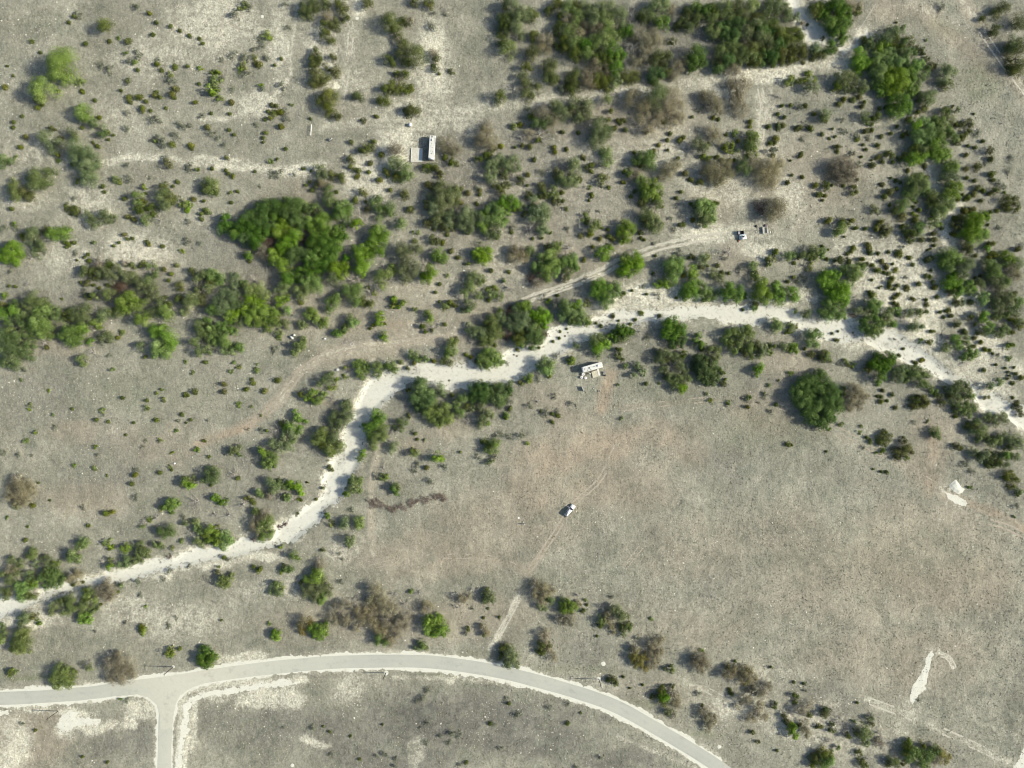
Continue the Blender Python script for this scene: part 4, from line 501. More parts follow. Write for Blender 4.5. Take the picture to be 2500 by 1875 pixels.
J 5 50 5;O 9 53 5;J 4 56 4;J 12 58 2.6;a 24 59 4;g 29 58 2.6;J 32 63 2.6;g 37 62 3.2;G 30 60 2;s 20 35 3;s 16 28 2;s 22 26 1.6;s 93 45 2;s 88 52 2.6;s 114 57 3;s 106 60 3;a 82 34 2.6;g 110 36 3;J 120 38 4
O 68 56 7;O 76 54 7;O 62 62 7;O 70 66 7;O 66 76 6;O 76 62 6;O 80 58 4;J 56 62 4;J 53 67 5;O 66 82 3;G 84 68 5;G 90 66 5;G 86 76 6;G 94 72 5;G 94 78 4;G 100 68 5;G 104 74 6;G 112 70 5;G 110 80 6;G 116 84 4;G 106 66 4;G 120 72 4;D 80 78 4;G 122 88 3;g 124 91 3.4;G 136 88 3
O 150 36 6;O 152 42 4;G 140 44 5;G 158 34 5;O 162 48 5;O 166 52 5;O 170 50 4;O 158 54 4;G 162 40 4;s 168 42 3;s 169 33 3;s 176 38 3;s 181 46 3.4;s 185 46 2.4;D 150 52 4;D 158 60 4;g 207 43 5;g 205 54 3;a 192 53 3;s 188 50 2;s 192 62 2;s 179 68 2.8;s 205 70 1.8;s 206 74 1.8;s 204 77 2;s 213 72 2.6;s 219 76 3.4;s 210 82 2.6;g 196 81 4;G 186 84 5;s 200 77 1;j 183 97 3;s 210 98 2;s 202 66 1.8;s 211 65 1.8;D 140 31 3
G 150 82 5;G 156 84 6;G 162 86 5;G 146 90 6;G 154 92 7;G 162 94 5;G 148 100 6;G 158 102 5;O 165 96 4;J 142 94 4;J 130 97 4;J 134 104 4;G 154 110 6;G 160 112 5;G 167 108 5;J 148 111 4;s 149 118 3;G 162 116 4
s 70 90 3;s 80 95 3;s 68 97 2.6;s 68 102 3;s 74 101 2.4;s 84 109 3.2;s 64 96 2;J 104 100 5;J 108 106 5;J 112 98 5;J 116 102 5;J 102 108 4;J 114 106 4;J 118 104 3;G 182 118 5;G 188 120 5;G 198 118 5;G 200 122 5;G 192 126 4;J 184 122 3;G 172 124 5;J 168 128 5;G 176 132 6;G 172 136 6;G 178 138 5;G 174 143 4;J 160 128 4;G 164 134 4;J 216 104 4;J 218 110 5;J 220 116 4;G 202 140 5;G 194 142 5;G 188 146 6;G 206 144 5;G 196 146 4;G 214 142 6;G 218 148 6;G 210 150 5;J 206 152 4;G 184 142 4
J 72 136 4;J 68 142 5;J 76 140 5;J 72 147 4;J 66 146 3;J 92 144 4;J 96 150 5;J 92 154 6;J 84 156 5;J 100 156 4;J 86 162 4;G 94 162 4;G 127 134 5;G 128 139 5;G 123 138 3;s 52 141 2.4;s 56 145 3;a 48 151 3;g 69 155 3.4;g 62 158 2;a 102 125 3;g 46 129 2;g 44 135 2;g 117 123 2;j 150 151 4;s 155 152 3;G 168 156 5;J 174 160 4;G 180 160 6;J 188 162 6;G 196 162 5;O 202 160 5;O 208 162 4;G 174 164 4;G 214 162 5;s 8 156 1.8;a 196 160 3;a 188 140 2;a 71 132 1.6
T 0 1125
B 18 22 7;B 12 30 8;B 24 28 8;B 30 34 7;B 20 38 8;B 10 40 7;B 16 46 6;B 26 44 6;B 34 28 5;G 16 49 4;B 22 34 8;s 34 49 3;s 41 24 1.6
g 101 8 2.6;g 30 71 2;g 7 62 2;s 26 86 2.8;g 80 5 2;g 116 16 1.8;s 53 43 1.6;s 94 71 2.6;s 113 58 4.6;s 120 56 3;a 90 50 3;s 145 15 3.6;a 148 10 3;s 142 25 3;s 172 13 2.8;s 185 10 2;g 184 7 2;O 200 24 5;O 205 27 5;G 197 22 5;G 206 20 4;G 220 20 4;O 184 45 6;O 190 46 4;O 180 50 5;g 174 52 4;O 184 54 4;D 211 44 8;D 168 62 5;D 156 67 4;g 154 71 3;g 161 63 3;G 174 76 6;G 182 74 6;G 178 80 5;G 186 78 4;G 168 90 4;G 174 92 4;g 186 95 2.4;D 178 95 3;O 212 72 4;O 216 76 4;G 210 66 4;G 200 68 4;D 204 78 4;G 212 86 5;G 218 90 5;J 220 80 4;g 196 88 3;R 182 104 3;a 198 60 3;a 146 41 4
G 88 88 6;G 92 90 5;G 84 92 5;G 78 100 6;G 82 106 5;G 76 106 5;J 74 102 4;g 60 111 4;G 52 110 5;G 46 106 4;G 32 100 6;G 30 104 5;G 36 100 4;G 12 108 5;G 38 112 4;G 20 112 5;B 10 118 6;G 14 120 5;G 28 124 5;G 32 128 5;J 34 130 4;G 4 122 5;G 10 130 6;G 4 140 5;O 20 140 7;O 26 138 6;O 22 148 5;O 18 134 4;G 34 148 5;G 30 146 4;G 4 148 4;J 6 144 4;O 37 134 4;G 46 126 6;G 54 128 7;G 58 122 6;G 62 120 5;G 52 120 6;G 60 134 5;G 50 136 5;J 48 120 5;G 66 130 5;B 78 124 6;B 82 130 5;B 74 128 5;B 84 122 5;s 77 135 2.6;s 88 132 2
g 114 88 4;g 118 92 4;O 134 94 5;s 117 96 2;G 150 92 5;G 150 98 5;G 156 98 5;G 148 102 4;G 158 102 4;J 154 96 3;G 136 106 5;G 130 114 5;G 138 112 4;G 145 107 5;G 119 106 3;O 118 115 4;G 120 112 3;s 142 122 1;D 110 110 4;G 150 108 4
B 110 138 6;B 114 134 6;B 120 138 6;B 106 144 6;B 114 144 6;B 120 148 5;B 112 150 5;G 94 144 6;J 90 142 5;G 100 150 5;J 92 150 5;G 88 156 6;G 84 160 5;G 76 158 6;G 74 150 6;G 62 156 6;G 56 158 5;J 66 152 4;G 70 164 5;G 98 160 5;G 104 160 3;g 122 143 2.6;G 130 136 3.6;s 127 142 2;s 108 156 2;a 149 130 3;a 183 120 4;a 204 114 3;a 176 127 3;g 157 158 2;a 150 145 3;G 55 164 4
T 500 1125
G 4 12 6;G 10 16 7;G 6 20 6;s 6 26 2.4;s 35 19 3;D 31 15 5;G 8 10 4;O 64 2 5;O 70 4 6;O 74 3 4;G 70 22 5;G 76 24 6;G 82 26 5;G 74 32 5;J 80 22 3;D 70 26 4;O 92 26 5;O 98 27 5;O 102 31 5;O 104 34 4;G 88 28 4;J 84 40 3;O 88 40 4;G 90 38 3;D 94 42 4;g 101 41 2.4;D 80 40 4;J 111 24 2;s 104 43 2;s 120 42 2;s 100 57 1.6;J 127 30 2.4;J 134 9 4;a 133 0 2
O 10 39 4;O 13 43 4;O 20 45 4;J 45 40 3.4;s 50 43 3;s 53 46 2.4;O 58 34 4;G 60 38 4;B 70 38 5;D 40 48 7;D 20 46 4;D 24 60 7;D 10 58 4;O 54 54 4;G 56 56 4;B 64 60 7;B 54 66 7;G 66 64 6;G 60 72 7;G 68 70 6;B 56 78 6;G 66 80 6;G 72 78 4;B 52 72 5;G 60 84 5;R 80 72 3.6;R 52 85 2.6;R 86 68 3
O 4 76 6;O 4 84 5;O 12 82 6;O 14 90 5;O 20 80 5;O 22 86 6;O 28 86 4;O 20 94 4;J 14 80 4;g 12 70 3;O 8 88 4
s 20 105 3;a 25 106 3;G 160 20 5;G 164 24 6;G 160 30 5;G 166 32 4;J 158 22 4;O 153 36 4;g 150 35 2.4;G 168 20 4;O 192 18 4;D 192 8 5;g 196 18 3;a 186 16 4;O 205 30 5;O 207 34 4;G 206 28 5;g 131 60 3.6;G 152 67 6;G 149 70 4;O 166 66 6;O 166 70 5;G 156 86 6;G 157 92 3;g 136 68 3;g 82 93 2.6;G 97 102 5;G 100 106 4;G 88 117 4;G 92 118 4;J 84 115 3;g 83 120 3;s 52 115 3;s 58 119 4;J 127 97 2.4;D 138 100 3
G 16 130 5;G 20 128 5;G 24 130 5;G 20 134 5;J 13 121 3;G 28 126 4;G 74 136 5;O 78 134 4;G 78 142 5;G 72 142 4;G 82 144 4;g 84 138 3
O 116 122 5;O 124 122 6;O 112 128 6;O 120 130 7;G 108 136 6;G 116 138 7;G 126 134 7;G 110 144 6;G 122 142 7;G 132 138 5;G 118 148 6;O 126 148 6;G 132 144 5;J 104 132 3;O 124 152 4;a 145 100 2;a 149 106 2;a 146 132 3;g 14 114 2;B 124 112 6;B 182 138 7;B 188 144 8;B 180 150 7;B 190 150 7;G 178 152 4;B 196 156 6;B 140 160 6;B 152 158 7;B 164 162 6;B 174 162 6;B 184 160 7;B 194 164 6;B 204 160 6;D 206 144 5;D 160 150 5;D 215 156 6;a 158 54 3
T 1000 1125
R 172 0 0;s 18 8 3.4;a 6 9 4;a 37 8 4;a 22 21 4;a 9 2 3;G 85 2 3;G 89 0 3;j 82 150 3;G 82 142 4;G 86 146 6;G 82 150 5;G 90 150 4;J 84 140 3
B 136 134 6;B 144 136 6;B 136 144 7;B 146 144 7;B 142 152 6;B 152 140 5;G 152 152 5;G 142 158 4;G 150 148 4;G 146 160 3;O 166 154 5;O 172 152 4;O 176 158 6;O 166 160 5;O 172 162 4;B 182 156 4;g 190 150 2;s 192 156 2;D 182 146 3;a 217 147 3;D 50 144 6;B 56 150 5;B 62 150 5;D 10 144 5;g 2 142 3;D 52 160 5;D 208 158 5;B 18 160 7;B 216 164 5;J 188 163 3;a 68 160 2;s 85 160 1.6;D 70 140 4
T 1500 1125
G 2 160 6;G 8 164 5
T 2000 1125
s 74 13 2.8;s 68 12 2;s 59 9 1.6;g 164 28 2.4;J 186 3 5;J 194 2 6;J 190 5 4;G 201 4 5;J 208 16 6;J 213 20 5;J 204 18 4;J 210 28 4;G 218 33 4;J 216 36 3;g 211 61 2;a 214 50 3;a 166 12 3;a 158 4 4
T 0 1500
G 24 6 6;G 28 4 5;G 22 10 4;J 35 3 4;g 42 8 4;G 55 0 3;O 88 6 5;O 92 3 5;O 94 7 4;G 86 2 4;G 0 14 4;G 1 22 5;G 1 28 5;G 22 22 7;G 28 22 6;G 18 30 7;G 26 30 8;G 20 38 6;G 28 38 5;G 15 36 5;J 12 63 4;g 16 60 3;G 10 65 3;G 62 62 7;G 70 62 6;G 60 70 7;G 70 70 8;G 64 76 6;G 74 76 5;J 79 61 3;G 78 68 4;D 92 54 5;G 96 58 4;a 88 53 3
B 120 50 8;B 130 50 8;B 116 60 8;B 128 62 9;B 138 58 8;B 120 70 7;B 132 70 8;B 140 66 6;B 126 44 5;g 183 41 4.6;g 183 44 3.6;s 193 38 2.7;O 218 44 6;O 220 52 6;O 216 50 5;O 220 38 4;J 153 16 4;g 154 19 4;J 151 14 3;a 180 13 3;a 136 9 3;a 190 4 2;a 102 19 2;g 130 91 2;s 88 155 2;s 115 161 2;s 37 126 2;a 22 118 3;a 137 93 2.4;g 182 38 3
T 500 1500
O 4 40 5;O 6 48 6;O 2 54 6;O 8 44 4;O 76 20 4;O 78 24 5;O 73 24 4;g 69 10 2.3;s 17 7 1.6;B 106 8 7;B 110 12 6;Y 104 14 6;Y 112 8 5;Y 106 20 4;O 116 16 6;O 122 20 6;O 128 14 5;O 130 20 4;O 124 25 4;O 118 22 4;O 131 9 3
B 136 4 6;B 142 8 5;B 150 4 6;B 152 10 5;B 170 6 7;B 180 8 7;B 164 14 5;B 186 14 7;B 192 20 7;B 196 8 7;B 204 14 6;B 210 8 6;B 216 4 6;G 188 22 6;G 186 30 5;G 194 32 5;B 202 26 6;B 208 20 5;B 200 32 4;B 214 14 5;s 128 121 1.6;s 135 127 2;s 157 132 1.8;s 192 119 1.6;a 117 122 3;a 84 123 2;a 136 152 2.4;a 186 152 2.6;a 206 155 3;a 207 163 3;a 194 150 3;s 167 157 2
T 1000 1500
O 20 6 6;O 28 8 7;O 18 16 6;O 28 18 7;O 36 14 6;O 38 20 5;O 24 22 4;O 32 4 4;G 12 30 4;G 8 36 4;O 14 34 4;G 18 38 3;J 62 17 3;a 61 20 3;B 80 14 5;B 82 20 5;G 80 22 3;s 80 4 1.8;s 97 3 2;J 102 36 5;G 108 42 7;J 98 46 4;G 110 52 7;G 114 46 5;G 104 54 5;G 116 56 3;B 145 22 6;B 148 28 5;J 142 34 5;J 144 40 5;J 140 42 4;B 150 40 6;B 156 46 5;J 150 34 4;B 162 4 5;B 168 8 5;B 174 4 6;B 176 10 4;G 208 6 5;B 214 4 6;J 206 12 4;B 218 12 5;B 220 18 4;j 218 72 4;s 214 72 3;s 203 24 1.8;s 107 97 2.6;a 105 92 3;s 87 119 2.6;a 91 120 3;s 171 119 3;a 170 96 3;s 185 107 1.6;a 150 101 3;a 44 128 4;a 52 130 4;a 34 131 3;a 42 138 3;s 61 161 2.4;a 55 162 3;a 20 117 3;a 20 82 4;a 16 90 4;a 8 94 3;a 18 138 3;a 98 145 3;a 118 108 4;a 180 164 3;a 12 122 2;a 206 154 3
T 1500 1500
G 4 2 6;G 12 4 5;J 10 14 5;G 14 16 5;G 10 22 3;J 16 12 4;g 40 5 2;g 94 39 2.2;j 18 38 3;B 22 36 5;Y 24 44 6;Y 28 50 6;Y 24 54 5;Y 32 58 5;Y 20 46 5;Y 33 46 4;B 40 32 6;B 46 30 6;B 42 42 6;B 46 50 7;B 42 56 5;B 50 40 5;B 50 26 4;g 62 58 4;g 62 62 3;G 56 60 3;a 24 24 3;s 10 68 2;s 31 77 2;j 1 74 4;s 17 80 1.6;B 90 46 7;B 96 50 7;B 90 54 7;B 100 56 5;B 94 60 5;B 86 50 5;J 52 84 5;O 54 90 6;J 50 88 5;J 54 96 5;B 64 84 5;B 66 92 6;B 68 98 5;G 60 106 5;B 64 110 4;J 42 90 3;J 63 78 3;B 96 104 5;B 100 110 6;B 104 118 6;B 108 114 5;B 102 124 4;J 96 100 2.6
B 122 66 6;B 128 62 7;D 124 70 6;D 130 72 6;B 138 64 7;B 146 62 6;B 142 72 7;B 150 70 6;D 158 74 6;D 164 80 6;B 158 84 7;B 148 82 5;J 143 75 3;J 146 61 3;D 134 90 6;B 142 92 7;D 146 98 6;D 152 106 6;B 156 100 7;B 160 110 6;B 148 112 6;B 136 100 5;D 164 86 4;B 168 78 5;J 122 56 3.4;s 127 87 3;s 125 82 2.6;s 155 88 2.4;j 173 99 3.6;J 196 90 4;J 196 96 3;D 196 104 6;D 204 110 6;D 190 110 5;B 204 104 6;B 212 98 5;J 211 109 4;J 184 110 3.4;J 190 120 4;J 186 116 4;O 192 122 5;O 194 130 5;O 192 126 4;J 200 119 3;B 206 122 6;B 208 130 5;J 220 121 3;j 150 128 2.6;j 155 138 2.4;a 146 127 2;a 92 86 4;s 194 74 2;s 131 51 2;a 206 82 2;s 216 156 5;J 219 158 5;J 214 162 4;s 205 75 2;a 206 76 2;s 170 58 2;s 176 147 2
T 2000 1500
J 6 108 5;J 10 106 4;D 14 104 5;G 8 102 4;D 18 112 6;J 15 125 4;J 14 119 3;D 20 120 6;D 28 118 5;J 31 131 4;D 36 124 5;D 26 128 5;J 41 127 4;J 57 118 3.4;G 56 112 4;D 60 114 5;G 48 124 6;G 52 130 6;G 46 132 5;G 50 138 5;D 64 130 5;D 70 134 6;B 66 140 5;D 60 138 5;D 72 142 5;g 37 115 2;s 3 122 3;J 4 150 6;O 10 158 7;O 4 162 6;J 12 154 5;g 14 148 2;G 20 144 3;D 8 140 5;D 14 136 4;J 44 152 4;J 46 160 4;J 50 164 4;D 54 158 5;G 96 138 4;g 97 138 3;J 96 144 6;G 102 150 7;G 98 156 6;J 94 150 5;G 110 150 6;G 114 156 7;G 120 152 6;G 108 158 6;J 112 142 4;J 126 148 5;G 128 146 5;Y 132 150 6;Y 136 158 6;Y 140 154 4;B 128 158 5;G 80 158 5;J 76 162 4;G 84 162 5;J 92 162 3;s 42 96 2;s 216 3 1;a 108 92 2;G 116 164 5
"""
# ================================================================ TREES AND SHRUBS
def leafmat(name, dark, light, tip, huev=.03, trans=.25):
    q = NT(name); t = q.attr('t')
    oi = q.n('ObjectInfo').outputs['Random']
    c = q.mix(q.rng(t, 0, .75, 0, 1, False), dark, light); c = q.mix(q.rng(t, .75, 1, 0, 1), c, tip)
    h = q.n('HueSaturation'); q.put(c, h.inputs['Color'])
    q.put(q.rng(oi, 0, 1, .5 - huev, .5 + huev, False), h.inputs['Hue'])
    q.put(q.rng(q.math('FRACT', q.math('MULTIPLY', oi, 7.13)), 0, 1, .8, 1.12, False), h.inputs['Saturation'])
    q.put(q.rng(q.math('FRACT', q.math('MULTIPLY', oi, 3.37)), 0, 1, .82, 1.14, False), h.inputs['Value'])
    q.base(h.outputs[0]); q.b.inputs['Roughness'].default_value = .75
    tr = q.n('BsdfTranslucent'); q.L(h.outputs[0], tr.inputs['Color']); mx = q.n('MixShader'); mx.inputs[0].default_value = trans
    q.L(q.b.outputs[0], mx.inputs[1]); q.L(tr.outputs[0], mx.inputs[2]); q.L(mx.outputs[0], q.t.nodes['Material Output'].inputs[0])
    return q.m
LM = {'O': leafmat('bright_oak_leaves', (.06, .115, .014), (.185, .30, .048), (.33, .45, .13), .014),
      'K': leafmat('deep_green_oak_leaves', (.03, .07, .010), (.095, .185, .03), (.24, .35, .085), .012),
      'G': leafmat('grey_oak_leaves', (.062, .10, .025), (.175, .24, .078), (.34, .39, .18), .016),
      'J': leafmat('juniper_leaves', (.045, .07, .010), (.115, .145, .028), (.24, .26, .08), .018),
      'B': leafmat('thin_brown_leaves', (.14, .13, .07), (.26, .24, .14), (.37, .35, .23), .012, .2),
      'Y': leafmat('ochre_leaves', (.13, .12, .02), (.24, .215, .05), (.34, .31, .10), .015),
      's': leafmat('juniper_seedling_leaves', (.055, .075, .012), (.135, .16, .028), (.25, .275, .06), .02),
      'g': leafmat('bright_shrub_leaves', (.085, .14, .015), (.20, .27, .05), (.30, .36, .10), .02),
      'a': leafmat('grey_shrub_leaves', (.09, .11, .065), (.17, .195, .13), (.27, .29, .21), .015),
      'R': leafmat('dead_red_brush', (.045, .025, .018), (.11, .06, .045), (.20, .13, .09), .02, 0)}
BARK = plain('oak_bark', (.17, .15, .12), .95, 0, .3, 4); DEADW = plain('bleached_wood', (.44, .42, .37), .9, 0, .2, 4)
def leaves(C, G, kind, r):
    """leaf-spray faces filling a crown of radius r, in local units (metres), crown base at z=0"""
    lean = {'O': (1.25, .34, .62), 'G': (1.2, .36, .6), 'J': (1.35, .05, .72), 'K': (1.2, .28, .62), 'B': (1.1, .25, .75), 'Y': (1.0, .25, .65), 's': (1.25, .0, .8), 'g': (1.1, .05, .7), 'a': (.85, .05, .75), 'R': (.55, .0, .9), 'D': (1, .2, .8)}[kind]
    hh, zb, _ = lean
    P = max(5, min(22, int(5 + r * 4)))
    u = G.random(P); ph = G.uniform(0, 6.283, P)
    cz = 1 - u * 1.15; rad = np.sqrt(np.clip(1 - cz ** 2, 0, 1)) * G.uniform(.62, 1.08, P)
    pc = np.stack([np.cos(ph) * rad * .78, np.sin(ph) * rad * .78, np.clip(cz, -.1, 1) * G.uniform(.6, .8, P)], -1)
    pr = G.uniform(.24, .46, P)
    if kind in 'sj': pc = pc * [.5, .5, .7]; pr = pr * 1.45
    den = {'O': 200, 'G': 175, 'J': 210, 'K': 210, 'B': 130, 'Y': 150, 's': 300, 'g': 220, 'a': 130, 'R': 110}[kind]
    ls = {'O': .33, 'G': .31, 'J': .28, 'K': .34, 'B': .27, 'Y': .28, 's': .22, 'g': .24, 'a': .2, 'R': .24}[kind]
    n = int(den * r * r * (.27 / ls) ** .6) + 24
    k = G.choice(P, n, p=pr ** 2 / (pr ** 2).sum())
    v = G.normal(size=(n, 3)); v[:, 2] = np.abs(v[:, 2]) * 1.1 - .25; v /= np.linalg.norm(v, axis=1)[:, None]
    q = pc[k] + v * pr[k][:, None] * G.uniform(.75, 1.12, n)[:, None]
    ins = G.random(n) < .12; q[ins] *= G.uniform(.3, .8, ins.sum())[:, None]
    q *= r; q[:, 2] = q[:, 2] * hh + zb * r + .0
    q[:, 2] = np.maximum(q[:, 2], .05)
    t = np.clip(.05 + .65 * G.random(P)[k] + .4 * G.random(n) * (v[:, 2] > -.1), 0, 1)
    nr = v + G.normal(size=(n, 3)) * .28; nr[:, 2] += .15; nr /= np.linalg.norm(nr, axis=1)[:, None]
    return q, nr, t, G.uniform(.55, 1.3, n) * ls
def quads(q, nr, s, G):
    n = len(q); a = np.cross(nr, G.normal(size=(n, 3))); a /= np.linalg.norm(a, axis=1)[:, None] + 1e-9; b = np.cross(nr, a)
    w = (s * .5)[:, None]; e = G.uniform(.55, 1.0, (n, 1))
    V = np.stack([q - a * w, q - b * w * e, q + a * w, q + b * w * e], 1).reshape(-1, 3)
    return V, np.arange(n * 4).reshape(-1, 4)
def twigs(r, G, n, h, zb=.0, w=.05):
    """bare branches: forking three-sided sticks; returns V, F3, F4"""
    SG = []
    for i in range(n):
        a = G.uniform(0, 6.283); el = G.uniform(.25, 1.35); p = np.array([0, 0, zb * .3]); L = r * G.uniform(.45, .6); d = np.array([math.cos(a) * math.cos(el), math.sin(a) * math.cos(el), math.sin(el) * h])
        p1 = p + d * L; SG.append((p, p1, w * 1.6, w))
        for j in range(4):
            d2 = d + G.normal(size=3) * .5; d2 /= np.linalg.norm(d2); p2 = p1 + d2 * r * G.uniform(.25, .5); SG.append((p1, p2, w, w * .6))
            for k in range(3):
                d3 = d2 + G.normal(size=3) * .6; d3 /= np.linalg.norm(d3); SG.append((p2, p2 + d3 * r * G.uniform(.12, .28), w * .6, w * .3))
    return sticks(SG)
def sticks(SG):
    V = []; F = []
    for p0, p1, w0, w1 in SG:
        d = p1 - p0; u = np.cross(d, [0.3, 0.1, 1.0]); u /= np.linalg.norm(u) + 1e-9; v = np.cross(d, u); v /= np.linalg.norm(v) + 1e-9
        b = len(V)
        for p, w_ in ((p0, w0), (p1, w1)):
            for an in (0, 2.09, 4.19): V.append(p + (u * math.cos(an) + v * math.sin(an)) * w_)
        F += [(b, b + 1, b + 4, b + 3), (b + 1, b + 2, b + 5, b + 4), (b + 2, b, b + 3, b + 5)]
    return np.array(V), np.array(F)
def trunk_mesh(name, top, r, G, mat, forks):
    SG = []; p = np.array([0., 0., -.15]); q = np.array([G.normal() * .08, G.normal() * .08, top * .45]); w0 = .05 + r * .06
    SG.append((p, q, w0 * 1.25, w0))
    for f in forks:
        f = np.array(f); m = q + (f - q) * .55 + np.array([0, 0, .1]); SG.append((q, m, w0 * .75, w0 * .5)); SG.append((m, f, w0 * .5, w0 * .25))
        for k in range(2): SG.append((m, f + G.normal(size=3) * r * .3, w0 * .4, w0 * .12))
    V, F = sticks(SG); return mesh(name, V, F, mat, None, True)
# ---- read the catalogue
CAT = []
for ln in DATA.strip().split('\n'):
    if ln.startswith('T '): ox, oy = map(float, ln.split()[1:]); continue
    for it in ln.split(';'):
        t, a, b, r = it.split(); a, b, r = float(a), float(b), float(r)
        if r < 1.3: continue
        CAT.append((t, ox + a * 2.2604, oy + b * 2.2604, r * 2.2604 * (1.22 if t in 'OG' else 1.2 if t in 'JBDYR' else 1.28)))
DEEP = [('J', 2000, 970, 78, 92), ('J', 1727, 900, 48, 52), ('O', 1032, 960, 50, 54), ('G', 690, 580, 165, 110), ('O', 1190, 960, 60, 40), ('O', 1650, 810, 50, 50), ('J', 700, 600, 170, 120), ('O', 502, 1610, 30, 30), ('J', 1650, 100, 260, 90), ('J', 2050, 60, 50, 60), ('O', 2160, 900, 50, 40), ('J', 1510, 820, 40, 30)]
def deep(c):
    for t, cx, cy, rx, ry in DEEP:
        if c[0] == t and ((c[1] - cx) / rx) ** 2 + ((c[2] - cy) / ry) ** 2 < 1 and not (t == 'J' and cy == 100 and int(c[1] * 7 + c[2]) % 2): return ('K',) + c[1:]
    return c
CAT = [deep(c) for c in CAT]
NICE = {'K': 'deep_green_oak_tree', 'O': 'oak_tree', 'G': 'grey_oak_tree', 'J': 'juniper_tree', 'B': 'thin_tree', 'Y': 'ochre_tree', 'D': 'dead_tree', 's': 'juniper_seedling', 'j': 'juniper_tree', 'g': 'green_shrub', 'a': 'grey_shrub', 'R': 'brush_pile'}
CAP = {'K': 6, 'O': 5, 'G': 8, 'J': 6, 'B': 7, 'D': 3, 'Y': 4}
BIG = [('K', 2000, 970, 78, 92), ('K', 1727, 900, 48, 52), ('K', 1032, 960, 48, 52), ('B', 52, 1200, 45, 45), ('B', 293, 1635, 45, 48), ('B', 2062, 415, 52, 60), ('G', 52, 1570, 32, 36)]
par = list(range(len(CAT))); siz = [1] * len(CAT)
def fnd(i):
    while par[i] != i: i = par[i]
    return i
for t, cx, cy, rx, ry in BIG:
    m = [i for i, c in enumerate(CAT) if c[0] == t and ((c[1] - cx) / rx) ** 2 + ((c[2] - cy) / ry) ** 2 < 1]
    for i in m[1:]: par[fnd(i)] = fnd(m[0])
    if m: siz[fnd(m[0])] = 99
K = .95; E = []
for i, a in enumerate(CAT):
    if a[0] not in CAP: continue
    for j in range(i):
        b = CAT[j]
        if a[0] != b[0] or abs(a[1] - b[1]) > 45: continue
        d = math.hypot(a[1] - b[1], a[2] - b[2]) / (a[3] + b[3])
        if d < K: E.append((d, i, j))
E.sort()
for d, i, j in E:
    a, b = fnd(i), fnd(j)
    if a != b and siz[a] + siz[b] <= CAP[CAT[i][0]]: par[a] = b; siz[b] += siz[a]
GR = {}
for i in range(len(CAT)): GR.setdefault(fnd(i), []).append(CAT[i])
THINGS = []      # (kind, px, py, radius px, members)
for m in GR.values():
    A = sum(c[3] ** 2 for c in m); cx = sum(c[1] * c[3] ** 2 for c in m) / A; cy = sum(c[2] * c[3] ** 2 for c in m) / A
    ex = max(math.hypot(c[1] - cx, c[2] - cy) + c[3] for c in m)
    THINGS.append([m[0][0], cx, cy, ex, m])
THINGS.sort(key=lambda t: -t[3])
LIMIT = {'K': 300, 's': 300, 'O': 300, 'G': 300, 'J': 300}
cnt = {}; EXTRA = {}; KEEP = []
for t in THINGS:
    k = 'J' if t[0] == 'j' else t[0]
    cnt[k] = cnt.get(k, 0) + 1
    if cnt[k] > LIMIT.get(k, 9999): EXTRA.setdefault(k, []).append(t)
    else: KEEP.append(t)
print('things', len(KEEP), 'extra', {k: len(v) for k, v in EXTRA.items()}, cnt)

# ---- labels: a look, then which one by counting outward from a landmark anyone can find
LAND = [('the white car', 1391, 1246), ('the standing person', 1281, 1280), ('the long white trailer', 1054, 358), ('the white trailer with a deck', 1446, 897), ('the dark box trailer', 1809, 568),
 ('the road junction', 405, 1690), ('the upper right gravel crossing', 2085, 125), ('the white gravel mound', 2336, 1187), ('the long white gravel scar', 2240, 1650), ('the brown brush row', 990, 1230), ('the first creek bend', 880, 1020),
 ('the lumber pile', 843, 832), ('the creek at the left edge', 30, 1495), ('the lower left photo corner', 0, 1875), ('the upper left photo corner', 0, 0), ('the upper right photo corner', 2500, 0), ('the lower right photo corner', 2500, 1875),
 ('the pole by the road bend', 1462, 1658), ('the pole by the junction', 423, 1628), ('the huge dark round oak', 2000, 970), ('the round dark creekside oak', 1727, 900), ('the big brown upper right tree', 2062, 415), ('the lone left edge tree', 52, 1200),
 ('the paired upper left oaks', 140, 160), ('the curved pale terrace', 600, 270), ('the creek at the right edge', 2390, 960), ('the left edge midpoint', 0, 900), ('the top edge midpoint', 1250, 0), ('the bottom edge midpoint', 1250, 1875), ('the right edge midpoint', 2500, 1100),
 ('the twin wheel tracks', 1480, 640), ('the red mid field soil', 1450, 1080), ('the thicket at centre left', 700, 560), ('the thick top woods', 1650, 110), ('the tan track fork', 740, 940), ('the right hand seedling field', 2200, 640)]
ORD = 'nearest,second nearest,third nearest,fourth nearest,fifth nearest,sixth nearest,seventh nearest,eighth nearest,ninth nearest,tenth nearest,eleventh nearest,twelfth nearest,thirteenth nearest,fourteenth nearest,fifteenth nearest,sixteenth nearest'.split(',') + ['%dth nearest' % i for i in range(17, 90)]
LOOK = {'K': ('deep green oak', 'oak tree', 'deep green oaks'), 'O': ('bright green oak', 'oak tree', 'bright green oaks'), 'G': ('dull grey-green oak', 'oak tree', 'grey-green oaks'), 'J': ('dark olive juniper', 'juniper', 'dark junipers'), 'B': ('thin brownish tree', 'tree', 'thin brownish trees'), 'Y': ('ochre-leaved tree', 'tree', 'ochre-leaved trees'),
        'D': ('leafless pale grey tree', 'dead tree', 'leafless grey trees'), 's': ('tiny dark juniper seedling', 'juniper', 'juniper seedlings'), 'g': ('small light green shrub', 'shrub', 'light green shrubs'), 'a': ('small grey-green shrub', 'shrub', 'grey-green shrubs'), 'R': ('reddish brown brush heap', 'brush pile', 'reddish brush heaps')}
